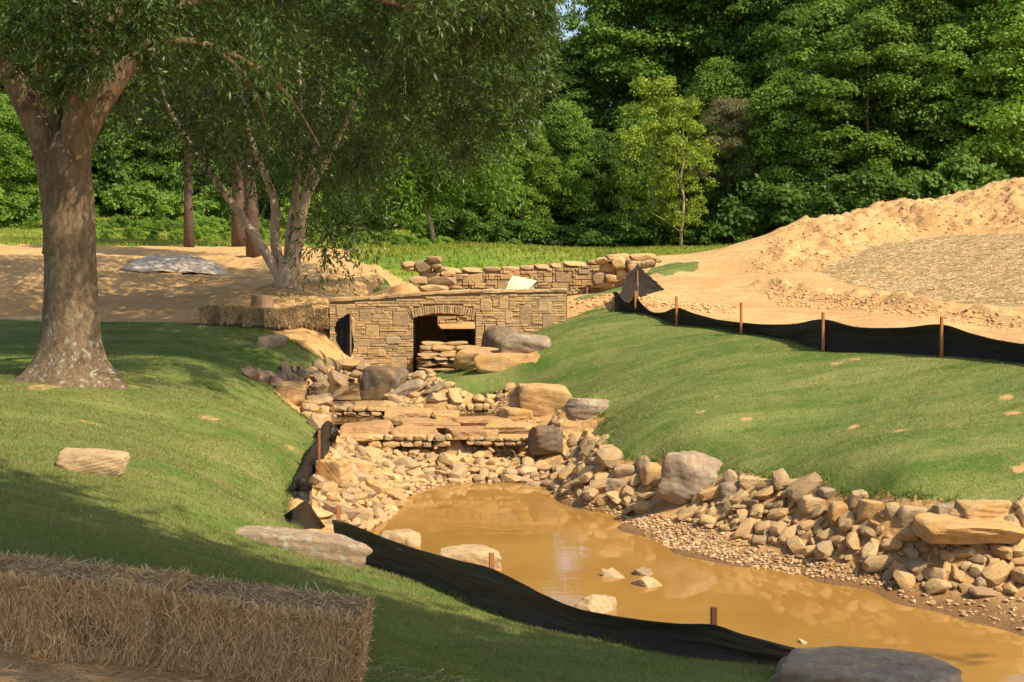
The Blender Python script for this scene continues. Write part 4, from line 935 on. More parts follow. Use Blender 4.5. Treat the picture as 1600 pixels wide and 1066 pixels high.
fence('silt_fence', "bunched black fence cloth tied to a rusty stake beside the rubble on the left bank", [(461, 748, 778, 21.6), (470, 735, 772, 22.0), (480, 712, 758, 22.8), (492, 688, 745, 23.5), (500, 668, 735, 24.0), (508, 658, 722, 24.4), (518, 660, 705, 24.7), (527, 676, 692, 25.0)], [(520, 628, 700, 24.9), (499, 672, 750, 23.7)], 'rebar', wr=.07, fold=.012, auto=True)
fence('silt_fence', "crumpled end of black fence cloth below the bunched one on the left lawn edge", [(461, 752, 775, 21.4), (470, 748, 780, 21.2), (480, 749, 782, 21.0), (487, 758, 783, 20.9)], [(486, 768, 790, 20.8)], 'wood_stake', wr=.06, fold=.03, auto=True)
fence('silt_fence', "square flap of black ribbed fence cloth lying at the end of the near fence", [(443, 806, 813, 19.6), (460, 794, 822, 19.5), (478, 783, 827, 19.4), (492, 800, 827, 19.3), (509, 823, 827, 19.2)], [], wr=.02, auto=True)
# crumpled knot on top of the bunched cloth
Vk, Fk = rock_arrays(601, 4, 12, 8, .12); p_ = P(511, 678, 24.6)
tag(link('cloth_bundle', fast_mesh('cloth_bundle', Vk * np.array([.36, .3, .42]), Fk, True, M['fabric']), None, p_, Euler((.2, .5, .3))), "knotted bundle of black fence cloth on top of the left bank fence", "cloth bundle")

def sheet(name, label, cat, corners, mat, peak, amp, seed, n=26):
    """corners: 4 world points; a draped sheet raised in the middle"""
    c4 = np.array(corners); s_ = np.linspace(0, 1, n); A, Bq = np.meshgrid(s_, s_, indexing='ij')
    G = (c4[0] * ((1 - A) * (1 - Bq))[..., None] + c4[1] * (A * (1 - Bq))[..., None] + c4[2] * (A * Bq)[..., None] + c4[3] * ((1 - A) * Bq)[..., None])
    G[..., 2] += peak * (np.sin(np.pi * A) * np.sin(np.pi * Bq)) ** .8 + amp * fbm(A * 5 + seed, Bq * 5 + seed * 2, 4, 1.0) * 2
    ii = np.arange(n * n).reshape(n, n); Q_ = np.stack([ii[:-1, :-1], ii[1:, :-1], ii[1:, 1:], ii[:-1, 1:]], -1).reshape(-1, 4)
    ce = G.reshape(-1, 3).mean(0); me = fast_mesh(name, G.reshape(-1, 3) - ce, Q_, True, M[mat]); o = link(name, me, None, ce)
    md = o.modifiers.new("thickness", 'SOLIDIFY'); md.thickness = .008; return tag(o, label, cat)
def gz(q, up=0.02): return np.array([q[0], q[1], float(hz(q[0], q[1])) + up])
sheet('plastic_sheet', "dusty grey plastic sheet spread over the low dirt bank on the left", "sheet", [gz(T(188, 422, 39.5)), gz(T(365, 431, 39.5)), gz(T(335, 410, 39.5)), gz(T(225, 404, 39.5))], 'grey_tarp', .30, .12, 3)
# pale green cloth propped like a small tent on the bridge
gt = np.array([P(790, 452, 34.9), P(801, 430, 35.3), P(838, 440, 35.5), P(822, 455, 34.8), P(796, 456, 34.8)]); gb = gt.copy(); gb[:, 1] += 0.35; gb[1, 2] -= .05
mb = MB(); mb.add(np.vstack([gt, gb]), [[4, 0, 1], [4, 1, 3], [3, 1, 2], [0, 5, 6, 1], [1, 6, 7, 2], [5, 9, 6], [9, 8, 6], [8, 7, 6]])
me = mb.mesh('green_sheet', M['green_cloth']); o = link('green_sheet', me); md = o.modifiers.new("sub", 'SUBSURF'); md.levels = 3; md.render_levels = 3; md.subdivision_type = 'SIMPLE'
tex = bpy.data.textures.new("folds", 'CLOUDS'); tex.noise_scale = .18; dm = o.modifiers.new("folds", 'DISPLACE'); dm.texture = tex; dm.strength = .07
tag(o, "pale green cloth pitched as a small peak on top of the bridge", "cloth")
def tube(mb, pts, rad, seg=10, wob=0.0, flute=0.0, cap=True):
    pts = [np.array(p, float) for p in pts]; n = len(pts); rings = []; base = mb.n
    prev = np.array([1.0, 0, 0])
    for i, p in enumerate(pts):
        t = pts[min(i + 1, n - 1)] - pts[max(i - 1, 0)]; t /= np.linalg.norm(t) + 1e-9
        s1 = prev - t * (prev @ t); s1 /= np.linalg.norm(s1) + 1e-9; s2 = np.cross(t, s1); prev = s1
        a = np.linspace(0, 2 * np.pi, seg, endpoint=False); rr = np.full(seg, rad[i])
        if wob: rr = rr * (1 + wob * np.array([fbm(np.cos(q) * 1.5 + i * .31 + 50, np.sin(q) * 1.5 + i * .17 + 50, 3) for q in a]) * 2)
        if flute: rr = rr * (1 + flute[i] * (0.55 * np.cos(5 * a + 1.0) + .35 * np.cos(3 * a + 2)))
        rings.append(p + rr[:, None] * (np.cos(a)[:, None] * s1 + np.sin(a)[:, None] * s2))
    V = np.concatenate(rings); Fs = []
    for i in range(n - 1):
        for k in range(seg): Fs.append([i * seg + k, i * seg + (k + 1) % seg, (i + 1) * seg + (k + 1) % seg, (i + 1) * seg + k])
    if cap: Fs.append(list(range(seg))[::-1]); Fs.append([(n - 1) * seg + k for k in range(seg)])
    mb.add(V, Fs)
mb = MB(); tube(mb, [P(836, 450.5, 35.1), P(862, 451, 35.0), P(892, 452, 34.9)], [.03, .03, .03], 8)
tag(link('pipe', mb.mesh('pipe', M['pipe'], True)), "thin dark pipe lying on the bridge beside the green cloth", "pipe")
# tree stump
mb = MB(); sb = T(409, 489, 34); tube(mb, [(sb[0], sb[1], sb[2] - .1), (sb[0], sb[1], sb[2] + .02), (sb[0] + .01, sb[1], sb[2] + .2), (sb[0] + .02, sb[1], sb[2] + .44)], [.36, .33, .285, .27], 18, .12)
tag(link('tree_stump', mb.mesh('tree_stump', M['stump'], False)), "sawn off tree stump behind the far straw bales", "stump")

# ------------------------------------------------------------------ straw bales
def blades_from(pos, t, L_, W_, nrm):
    """thin quads along t"""
    b = np.cross(nrm, t); b /= np.linalg.norm(b, axis=1)[:, None] + 1e-9; h = t * (L_ / 2)[:, None]; w2 = b * (W_ / 2)[:, None]
    return np.stack([pos - h - w2, pos - h + w2, pos + h + w2, pos + h - w2], 1).reshape(-1, 3)
def bale_meshes(seed, dims, n, sw, sl):
    r = np.random.default_rng(seed); V, Fc = ico(5); p = 7.0
    rad = (np.abs(V) ** p).sum(1) ** (-1 / p); V = V * rad[:, None]; V = V * (np.array(dims) / 2)
    for k in range(6):
        w_ = r.normal(size=3) * (8 + 6 * k); V += V / np.linalg.norm(V, axis=1)[:, None] * (.012 / (1 + .4 * k) * np.sin(V @ w_ + r.uniform(0, 6)))[:, None]
    V[:, 2] += dims[2] / 2; body = fast_mesh('bale_body', V, Fc, True, M['straw_core'])
    # strands
    hx, hy, hz_ = dims[0] / 2, dims[1] / 2, dims[2]
    area = np.array([dims[0] * dims[2], dims[0] * dims[1], dims[1] * dims[2], dims[1] * dims[2]]) * np.array([1.3, 1.0, 1.2, .6]); cnt = (n * area / area.sum()).astype(int); out = []
    for fi, m in enumerate(cnt):
        a = r.uniform(-1, 1, m); b = r.uniform(-1, 1, m); jit = r.normal(0, .010, m)
        if fi == 0: pos = np.stack([a * hx * .97, -hy - jit * .8 - .004, (b + 1) / 2 * hz_], 1); nn = np.array([0, -1, 0]); d1 = np.array([0, 0, 1.]); d2 = np.array([1., 0, 0]); sp = .55
        elif fi == 1: pos = np.stack([a * hx * .97, b * hy * .97, hz_ + np.abs(jit) * 1.0 - .003], 1); nn = np.array([0, 0, 1]); d1 = np.array([1., 0, 0]); d2 = np.array([0, 1., 0]); sp = 1.3
        else:
            sg = 1 if fi == 2 else -1; pos = np.stack([sg * (hx + jit * .8), a * hy * .95, (b + 1) / 2 * hz_], 1); nn = np.array([sg, 0, 0]); d1 = np.array([0, 0, 1.]); d2 = np.array([0, 1., 0]); sp = 1.2
        an = r.normal(0, sp, m); t = np.cos(an)[:, None] * d1 + np.sin(an)[:, None] * d2 + np.array(nn) * r.normal(0, .22, m)[:, None]; t /= np.linalg.norm(t, axis=1)[:, None]
        nr = np.array(nn) + r.normal(0, .35, (m, 3)); 
        out.append(blades_from(pos, t, r.uniform(sl[0], sl[1], m), r.uniform(sw[0], sw[1], m), nr))
    SV = np.concatenate(out); SF = np.arange(len(SV)).reshape(-1, 4)
    return body, fast_mesh('loose_straw', SV, SF, False, M['straw'])
M['straw_core'] = simple("packed_straw", (0.34, 0.22, 0.10), 0.95, nscale=40, col2=(0.14, 0.085, 0.04), bs=1.0, bd=.03, stretch=(1, 1, .35))
def bale(label, seed, loc, rot, dims, n, sw, sl, group):
    e = empty('straw_bale', loc, label=label, cat="straw bale", group=group); e.rotation_euler = rot
    a, b = bale_meshes(seed, dims, n, sw, sl); link('bale_body', a, e); s = link('loose_straw', b, e); s['kind'] = 'stuff'
    # baling twine round the short way
    for k in (-.24, .24):
        mb = MB(); hx, hy, hh = k * dims[0], dims[1] / 2 + .006, dims[2] + .008
        tube(mb, [(hx, -hy, .03), (hx, -hy, hh), (hx, hy, hh), (hx, hy, .03)], [.004] * 4, 5); link('twine', mb.mesh('twine', M['twine'], True), e)
    return e
M['twine'] = simple("baling_twine", (0.42, 0.30, 0.17), 0.9)
for k, (xc, lb) in enumerate([(-1.34, "near straw bale at the bottom left, its rough end facing the pool"), (-2.355, "near straw bale at the left frame edge, behind the end one in the row")]):
    yc = 7.52 + .05 * k; zc = float(hz(xc, yc - .1)); ztar = P(800 + xc / 7.3 * F, np.interp(800 + xc / 7.3 * F, [0, 570], [1016, 1082]), 7.3)[2]
    bale(lb, 700 + k, (xc, yc, ztar - .01), Euler((R(1), R(6.6), R(-1.6 + 3.4 * k))), (1.02, .46, .37), 15000, (.003, .0055), (.05, .19), "straw bales in a row across the foreground")
for k, (pxc, yb, d, L_, rz, lb) in enumerate([(333, 502, 34.6, .55, .1, "leftmost small bale of the far row in the shade"), (366, 503, 34.4, .6, 0, "second bale of the far row, left of the stump"), (402, 506, 34.1, .62, -.05, "third bale of the far row, in front of the stump"), (432, 508, 33.9, .5, 0, "fourth bale of the far row, right of the stump"), (466, 507, 34.2, .7, .5, "loose slumped bale heaped between the row and the bridge"), (500, 511, 34.2, .55, -.2, "sunlit bale against the left end of the bridge")]):
    p_ = P(pxc, yb, d); bale(lb, 720 + k, p_, Euler((0, rng.normal(0, .04) + (-.12 if k == 4 else 0), rz)), (L_, .42, .36 if k < 4 else .42), 1600, (.008, .014), (.06, .2), "straw bales lined up left of the bridge")
# loose straw in front of the near bales
nS = 2600; x = rng.uniform(-3.2, -.2, nS); y = rng.uniform(6.0, 7.3, nS); x2 = rng.uniform(-3.2, 0.2, 500); y2 = rng.uniform(7.8, 9.2, 500); x = np.concatenate([x, x2]); y = np.concatenate([y, y2]); z = hz(x, y) + .012
an = rng.uniform(0, 6.28, len(x)); t = np.stack([np.cos(an), np.sin(an), rng.normal(0, .12, len(x))], 1); V = blades_from(np.stack([x, y, z], 1), t, rng.uniform(.05, .18, len(x)), rng.uniform(.003, .005, len(x)), np.tile([0, 0, 1.], (len(x), 1)) + rng.normal(0, .3, (len(x), 3)))
tag(link('scattered_straw', fast_mesh('scattered_straw', V, np.arange(len(V)).reshape(-1, 4), False, M['straw'])), kind='stuff')

# ------------------------------------------------------------------ grass
def grass(name, kindmask, n_per_m2, boxes, hmin, hmax, wid, mat, lean=.5):
    Vs = []
    for (x0, x1, y0, y1, dens) in boxes:
        n = int((x1 - x0) * (y1 - y0) * dens); x = rng.uniform(x0, x1, n); y = rng.uniform(y0, y1, n)
        m = kindmask(x, y); x = x[m]; y = y[m]; n = len(x); z = hz(x, y) - .004; h = rng.uniform(hmin, hmax, n) * (1 + (y > 16) * .2)
        an = rng.uniform(0, 6.28, n); ww = wid * rng.uniform(.7, 1.3, n) * (1 + np.clip((y - 8) / 12, 0, 1.6)); bx = np.cos(an) * ww / 2; by = np.sin(an) * ww / 2
        lx = rng.normal(0, lean, n) * h; ly = rng.normal(0, lean, n) * h
        Vs.append(np.stack([np.stack([x - bx, y - by, z], 1), np.stack([x + bx, y + by, z], 1), np.stack([x + lx, y + ly, z + h], 1)], 1).reshape(-1, 3))
    V = np.concatenate(Vs); me = fast_mesh(name, V, np.arange(len(V)).reshape(-1, 3), False, M[mat])
    return tag(link(name, me), kind='stuff')
LL, LR = np.array(lawn_left), np.array(lawn_right)
def bare_at(x, y):
    i = np.clip(np.searchsorted(GX, x) - 1, 0, len(GX) - 2); j = np.clip(np.searchsorted(GY, y) - 1, 0, len(GY) - 2); return bare[i, j]
def inview(x, y): return np.abs(x) < y * 0.40 + .6
mL = lambda x, y: inside(LL, x, y) & (bare_at(x, y) < .4) & inview(x, y)
mR = lambda x, y: inside(LR, x, y) & (bare_at(x, y) < .4) & inview(x, y)
tag(grass('lawn_grass', mL, 0, [(-6, 4, 7.5, 12.5, 3600), (-7, 4, 12.5, 16.5, 1900), (-8.5, 0, 16.5, 22, 900), (-12, -2, 22, 30, 380), (-15, -3, 30, 37, 240)], .016, .036, .0045, 'grass'), "short mown grass blades of the left lawn")
tag(grass('lawn_grass', mR, 0, [(2, 10, 17, 22, 900), (0, 11, 22, 28, 420), (-3, 9, 28, 34.5, 300)], .014, .03, .005, 'grass'), "short mown grass blades of the right lawn")
dryf = lambda fn: (lambda x, y: fn(x, y) & (fbm(x * .8, y * 1.6, 4, 0.9) > .03))
dryf = lambda fn: (lambda x, y: fn(x, y) & (fbm(x * .8, y * 1.6, 4, 0.9) > np.where(x < -1, -.06, .03)))
tag(grass('dry_grass', dryf(mL), 0, [(-6, 4, 7.5, 12, 1500), (-7.5, 4, 12, 17, 1900), (-10, 0, 17, 25, 1100)], .018, .04, .005, 'grass_dry', .9), "straw coloured dead blades in the left lawn")
tag(grass('dry_grass', dryf(mR), 0, [(0, 11, 17, 28, 260)], .02, .045, .005, 'grass_dry', .9), "straw coloured dead blades in the right lawn")
MD = np.array(meadow)
tag(grass('meadow_grass', lambda x, y: inside(MD, x, y) & inview(x, y), 0, [(-25, 22, 45, 62, 70), (-34, 30, 62, 92, 26)], .06, .17, .02, 'grass_meadow', .35), "tall yellow green meadow grass in front of the trees")
# short tufts overhanging the cut lawn edges
def edge_tufts(pts, n):
    xs, ys = [], []
    for (a, b) in zip(pts[:-1], pts[1:]):
        a = np.array(a); b = np.array(b); k = int(np.linalg.norm(b - a) * n); t = rng.random(k)[:, None]; q = a + (b - a) * t + rng.normal(0, .035, (k, 2)); xs.append(q[:, 0]); ys.append(q[:, 1])
    return np.concatenate(xs), np.concatenate(ys)
x, y = edge_tufts(lawn_right[0:15] , 260); x2, y2 = edge_tufts(lawn_left[4:28], 260); x = np.concatenate([x, x2]); y = np.concatenate([y, y2]); n = len(x)
h = rng.uniform(.03, .085, n); an = rng.uniform(0, 6.28, n); ww = .014; z = hz(x, y)
V = np.stack([np.stack([x - np.cos(an) * ww / 2, y - np.sin(an) * ww / 2, z], 1), np.stack([x + np.cos(an) * ww / 2, y + np.sin(an) * ww / 2, z], 1), np.stack([x + rng.normal(0, .6, n) * h, y + rng.normal(0, .6, n) * h, z + h], 1)], 1).reshape(-1, 3)
tag(link('edge_grass', fast_mesh('edge_grass', V, np.arange(len(V)).reshape(-1, 3), False, M['grass'])), kind='stuff')
# straws of the erosion mat
MT = np.array(matting); lo = MT.min(0); hi = MT.max(0); n = 26000; x = rng.uniform(lo[0], hi[0], n); y = rng.uniform(lo[1], hi[1], n); m = inside(MT, x, y) & inview(x, y); x = x[m]; y = y[m]; n = len(x)
an = rng.normal(.5, .8, n); sx = (hz(x + .2, y) - hz(x - .2, y)) / .4; sy = (hz(x, y + .2) - hz(x, y - .2)) / .4; t = np.stack([np.cos(an), np.sin(an), np.cos(an) * sx + np.sin(an) * sy + rng.normal(0, .15, n)], 1)
V = blades_from(np.stack([x, y, hz(x, y) + .015], 1), t, rng.uniform(.12, .35, n), rng.uniform(.008, .018, n), np.stack([-sx, -sy, np.ones(n)], 1) + rng.normal(0, .4, (n, 3)))
tag(link('matting_straw', fast_mesh('matting_straw', V, np.arange(len(V)).reshape(-1, 4), False, M['straw'])), kind='stuff')

# ------------------------------------------------------------------ trees
def leaf_quads(pos, t, L_, W_, nrm):
    b = np.cross(nrm, t); b /= np.linalg.norm(b, axis=1)[:, None] + 1e-9
    return np.stack([pos, pos + t * (L_ * .45)[:, None] + b * (W_ / 2)[:, None], pos + t * L_[:, None], pos + t * (L_ * .45)[:, None] - b * (W_ / 2)[:, None]], 1).reshape(-1, 3)
def unit(v): return v / (np.linalg.norm(v, axis=1)[:, None] + 1e-9)
def puff_crown(seed, H, Rr, z0, npuff, nleaf, size, prof, pr=(.7, 1.25), asp=.75):
    """broadleaf crown: leaf clumps on the shell of a profile; returns mesh"""
    r = np.random.default_rng(seed); out = []
    for k in range(npuff):
        t = r.random() ** .85; z = z0 + (H - z0) * t; a = r.uniform(0, 6.28); lump = 1 + .35 * math.sin(3 * a + seed + 4 * t) * math.sin(7 * t + seed)
        rad = Rr * prof(t) * lump * (r.random() ** .33) ; c_ = np.array([math.cos(a) * rad, math.sin(a) * rad, z]); ps = r.uniform(*pr)
        n = int(nleaf * (.6 + .8 * r.random())); u = unit(r.normal(size=(n, 3))); u[:, 2] = np.abs(u[:, 2]) * .9 - .25
        q = c_ + u * np.array([ps * 1.05, ps * 1.05, ps * .9]) * (r.random((n, 1)) ** .4)
        q[:, 2] -= (np.hypot(q[:, 0] - c_[0], q[:, 1] - c_[1]) ** 2) * .10
        nrm = unit(u * .8 + np.array([0, 0, .5]) + r.normal(0, .45, (n, 3))); t_ = unit(np.cross(nrm, r.normal(size=(n, 3)))); s = r.uniform(size * .7, size * 1.3, n)
        out.append(leaf_quads(q, t_, s, s * asp, nrm))
    V = np.concatenate(out); return fast_mesh('crown', V, np.arange(len(V)).reshape(-1, 4), False, M['leaf_mid'])
def trunk_mesh(seed, H, r0, mat, nb=7, lean=.03, z1=.35):
    r = np.random.default_rng(seed); mb = MB(); n = 9; pts = [np.array([0, 0, -.3])]
    for i in range(1, n): pts.append(np.array([r.normal(0, lean * H / 4), r.normal(0, lean * H / 4), H * .92 * i / (n - 1)]))
    tube(mb, pts, [r0 * (1.15 if i == 0 else 1) * (1 - i / n * .85) for i in range(n)], 8)
    for k in range(nb):
        t = r.uniform(z1, .85); i = int(t * (n - 1)); a = r.uniform(0, 6.28); p0 = pts[i]; ln = H * .22 * (1.3 - t)
        tube(mb, [p0, p0 + np.array([math.cos(a) * ln * .5, math.sin(a) * ln * .5, ln * .35]), p0 + np.array([math.cos(a) * ln, math.sin(a) * ln, ln * .6])], [r0 * .35 * (1.2 - t), r0 * .22 * (1.2 - t), r0 * .08], 6)
    return mb.mesh('trunk', M[mat], True)
round_p = lambda t: math.sqrt(max(1 - (1.75 * t - .72) ** 2 * .92, .06))
tall_p = lambda t: (.55 + .45 * math.sin(min(t * 3.4, 3.0))) * (1 if t < .75 else max(1 - (t - .75) * 3.0, .2))
cone_p = lambda t: max(1 - t * .8, .15) * (.6 + .4 * math.sin(min(t * 8, 1.57)))
CR = {'a': (puff_crown(1, 12, 3.4, .8, 150, 200, .185, round_p), trunk_mesh(1, 12, .16, 'bark_dark'), 12.5),
      'b': (puff_crown(2, 12, 3.0, 1.2, 140, 190, .18, tall_p), trunk_mesh(2, 12, .15, 'bark_dark'), 12.5),
      't': (puff_crown(3, 22, 4.2, 1.5, 260, 190, .235, tall_p, (.8, 1.5)), trunk_mesh(3, 22, .28, 'bark_dark'), 22.6),
      'u': (puff_crown(4, 22, 4.6, 2.5, 260, 190, .235, round_p, (.8, 1.5)), trunk_mesh(4, 22, .30, 'bark_dark'), 22.6),
      'y': (puff_crown(7, 10, 2.7, 1.6, 95, 110, .18, lambda t: .35 + .75 * math.sin(min(t * 3.3 + .2, 3.1)), (.5, .95)), trunk_mesh(7, 10, .12, 'bark_light', 12, .05, .2), 10.3),
      's': (puff_crown(5, 6, 2.3, .3, 90, 120, .20, round_p, (.45, .8)), trunk_mesh(5, 6, .08, 'bark_dark'), 6.3),
      'n': (puff_crown(6, 9, 2.0, 3.2, 60, 330, .26, round_p, (.4, .75), .10), trunk_mesh(6, 9, .14, 'bark_dark'), 9.4)}
def tree(kind, x, y, h, mat, label, group=None, name='broadleaf_tree', cat='tree', wide=1.0, base=None):
    cm, tm, Hn = CR[kind]; s = h / Hn; z = float(hz(x, y)) if base is None else base
    e = empty(name, (x, y, z - .05), rng.uniform(0, 6.28), label=label, cat=cat, group=group)
    a = link('crown', cm, e, (0, 0, 0), None, (s * wide, s * wide, s)); a.material_slots[0].link = 'OBJECT'; a.material_slots[0].material = M[mat]
    link('trunk', tm, e, (0, 0, 0), None, (s, s, s)); return e
def X(px, d): return (px - CX) / F * d
# front trees of the wood, right side, left to right
front = [
 (765, 82, 5.4, 's', 'leaf_mid', 1.1, "small green tree left of the bright maple at the wood's edge"),
 (815, 80, 7.4, 'a', 'leaf_light', .85, "bright fresh green maple at the edge of the meadow, right of the thin pale tree"),
 (880, 82, 8.6, 'b', 'leaf_mid', .95, "mid green maple just right of the bright one"),
 (935, 84, 7.0, 'a', 'leaf_dark', .9, "low dark green tree between the maples and the yellow green tree"),
 (990, 85, 8.6, 'b', 'leaf_mid', .8, "green sapling close behind the yellow green tree's left side"),
 (1125, 88, 11.5, 'a', 'leaf_mid', .9, "green tree standing over the brownish pine"),
 (1175, 84, 6.0, 's', 'leaf_dark', 1.1, "dark low tree beside the pine at the top of the dirt mound"),
 (1235, 78, 9.6, 'a', 'leaf_mid', 1.0, "rounded maple whose low boughs meet the left end of the dirt mound"),
 (1290, 80, 13.5, 'b', 'leaf_mid', 1.15, "tall maple behind the left half of the dirt mound"),
 (1350, 76, 12.0, 'a', 'leaf_mid', 1.1, "broad maple behind the middle of the dirt mound"),
 (1420, 78, 16.5, 'u', 'leaf_mid', 1.0, "very tall bright maple right of the middle of the dirt mound"),
 (1480, 76, 11.5, 'a', 'leaf_mid', 1.05, "maple with layered boughs over the right half of the dirt mound"),
 (1545, 77, 17.5, 't', 'leaf_mid', 1.1, "tall green tree near the right frame edge"),
 (1610, 74, 12.5, 'b', 'leaf_mid', 1.2, "green tree cut by the right frame edge"),
 (1225, 90, 19, 'u', 'leaf_dark', 1.0, "tall shadowy tree above the rounded maple"),
 (1680, 78, 15, 'u', 'leaf_mid', 1.1, "green tree just past the right frame edge")]
for (px, d, h, k, mt, wd, lb) in front: tree(k, X(px, d), d, h, mt, lb, "trees along the front of the wood", wide=wd)
# yellow-green slender tree
tree('y', X(1022, 79), 79, 9.8, 'leaf_yellow', "slender airy yellow green tree in front of the dark wood", wide=.95)
tree('y', X(1064, 77), 77, 8.4, 'leaf_yellow', "smaller yellow green tree with a thin bare stem, left of the pine", wide=.8)
tree('n', X(1140, 80), 80, 8.6, 'needle', "brownish young pine right of the yellow green tree", name='pine_tree', wide=1.1)
# back rows
LMK = [(20, "at the far left of the picture"), (95, "behind the oak trunk"), (220, "behind the grassy rise right of the oak"), (330, "beyond the dark slim trunk"), (450, "behind the birch crown"), (570, "between the birch and the thin pale tree"), (680, "behind the thin pale tree"), (800, "behind the bright maple"), (890, "beside the patch of sky"), (980, "left of the yellow green trees"), (1060, "above the yellow green trees"), (1150, "above the pine"), (1260, "behind the rounded maple"), (1400, "above the middle of the dirt mound"), (1520, "above the right half of the dirt mound"), (1620, "at the right frame edge")]
def wood_label(q, mt, rd_):
    return "tall %s tree %s, in the %s rank" % ({'leaf_dark': 'dark', 'leaf_mid': 'green'}[mt], min(LMK, key=lambda a: abs(a[0] - q))[1], {96: 'first', 108: 'middle', 122: 'last'}[rd_])
for row_d, pxs, kinds in ((96, range(-160, 1800, 118), 'tu'), (108, range(-100, 1760, 105), 'ut'), (122, range(-160, 1800, 120), 'tu')):
    for i, px in enumerate(pxs):
        q = px + rng.uniform(-22, 22); d = row_d + rng.uniform(-3, 3); h = rng.uniform(19, 24) + (row_d - 96) * .14
        wd = rng.uniform(1.05, 1.3)
        if 830 < q < 912: h *= .60
        elif 775 < q < 965: wd = .72
        mt = ['leaf_dark', 'leaf_mid', 'leaf_dark'][i % 3]
        tree(kinds[i % 2], X(q, d), d, h, mt, wood_label(q, mt, row_d), "tall trees in the depth of the wood", wide=wd)
# left background, seen under the oak
left = [(20, 84, 7.5, 'a', 'leaf_mid', 1.2, "green tree at the left frame edge behind the oak trunk"), (-40, 82, 8, 'a', 'leaf_mid', 1.2, "green tree just past the left frame edge"),
        (160, 92, 10, 'b', 'leaf_light', 1.1, "light green tree behind the oak trunk's right side"), (235, 91, 11, 'a', 'leaf_mid', 1.1, "green tree seen between the oak and the dark slim trunk"),
        (330, 92, 10, 'a', 'leaf_mid', 1.1, "green tree behind the dark slim trunk"), (410, 90, 9, 'b', 'leaf_dark', 1.2, "dark tree behind the multi stemmed birch"),
        (500, 84, 6.2, 's', 'leaf_mid', 1.2, "bright green bushy tree right of the birch stems"), (560, 88, 9.5, 'a', 'leaf_mid', 1.2, "green tree behind the grassy rise right of the birch"),
        (620, 86, 8.5, 'b', 'leaf_mid', 1.1, "green tree left behind the thin pale tree"), (700, 88, 9.5, 'a', 'leaf_mid', 1.1, "green tree right behind the thin pale tree"), (750, 90, 12, 'u', 'leaf_mid', .8, "taller green tree above the bright maple's left side")]
for (px, d, h, k, mt, wd, lb) in left: tree(k, X(px, d), d, h, mt, lb, "trees behind the left meadow", wide=wd)
# bushes at the foot of the wood
bush_m = puff_crown(9, 1.7, 1.5, .1, 34, 90, .15, lambda t: 1 - t * .55, (.3, .55))
bi = 0
def bush_label(q, d, mt):
    tone = {'leaf_mid': 'mid green', 'leaf_dark': 'dark green', 'leaf_light': 'bright green'}[mt]
    lm = [(40, "left of the oak trunk"), (180, "right of the oak trunk"), (290, "around the dark slim trunk"), (400, "behind the birch stems"), (510, "right of the birch stems"), (610, "left of the thin pale tree"), (680, "at the foot of the thin pale tree"), (760, "left of the bright maple"), (830, "under the bright maple"), (900, "right of the bright maple"), (980, "left of the yellow green trees"), (1060, "under the yellow green trees"), (1140, "under the pine"), (1230, "at the left end of the dirt mound"), (1380, "behind the middle of the dirt mound"), (1540, "behind the right half of the dirt mound")]
    return "low %s bush %s, %s" % (tone, min(lm, key=lambda a: abs(a[0] - q))[1], "close to the meadow" if d < 81 else "deeper in the wood")
for (px0, px1, d, step, mt, sc) in ((215, 350, 82, 30, 'leaf_mid', 1.1), (690, 1190, 79, 34, 'leaf_dark', .85), (700, 1180, 83, 30, 'leaf_dark', 1.2), (480, 545, 74, 30, 'leaf_light', 1.0), (110, 470, 74, 26, 'leaf_mid', .5), (140, 700, 69, 34, 'leaf_light', .32), (560, 860, 64, 38, 'leaf_mid', .28), (-60, 80, 78, 35, 'leaf_mid', 1.3), (560, 700, 77, 40, 'leaf_mid', .7), (1200, 1620, 72, 42, 'leaf_dark', 1.5), (120, 700, 90, 45, 'leaf_dark', 1.8), (-120, 1240, 101, 62, 'leaf_dark', 2.6), (-100, 1240, 116, 70, 'leaf_dark', 3.2)):
    q = px0
    while q < px1:
        dd = d + rng.uniform(-2, 2); x_ = X(q, dd); o = link('bush', bush_m, None, (x_, dd, float(hz(x_, dd)) - .1), Euler((0, 0, rng.uniform(0, 6.28))), [sc * rng.uniform(.7, 1.3)] * 3)
        o.material_slots[0].link = 'OBJECT'; o.material_slots[0].material = M[mt]
        tag(o, bush_label(q, dd, mt), "bush", "bushes at the foot of the wood"); q += step * rng.uniform(.7, 1.3)

# ---- leafy willow-oak foliage
def spray_crown(seed, centers, sizes, twigs, per, Ls, Ws, outc, droop=.7):
    r = np.random.default_rng(seed); out = []
    for c_, s in zip(centers, sizes):
        n = max(4, int(twigs * (s ** 1.3))); d0 = unit(r.normal(size=(n, 3)) + (np.array(c_) - outc) * .12 + np.array([0, 0, -.15])); ln = r.uniform(.45, 1.0, n) * s
        st = np.array(c_) + r.normal(0, .22 * s, (n, 3)); tt = r.random((n, per)); tt.sort(axis=1)
        P_ = st[:, None, :] + d0[:, None, :] * (tt * ln[:, None])[..., None]; P_[..., 2] -= droop * (tt * ln[:, None]) ** 2
        dirv = d0[:, None, :] + np.stack([np.zeros_like(tt), np.zeros_like(tt), -2 * droop * tt * ln[:, None]], -1); m = n * per
        dirv = unit(dirv.reshape(-1, 3)); P_ = P_.reshape(-1, 3) + r.normal(0, .02, (m, 3)); t_ = unit(dirv + r.normal(0, .5, (m, 3))); nrm = unit(np.array([0, 0, .5]) + r.normal(0, .7, (m, 3)))
        out.append(leaf_quads(P_, t_, r.uniform(Ls * .7, Ls * 1.25, m), r.uniform(Ws * .8, Ws * 1.2, m), nrm))
    V = np.concatenate(out); return fast_mesh('crown', V, np.arange(len(V)).reshape(-1, 4), False, M['leaf_oak'])
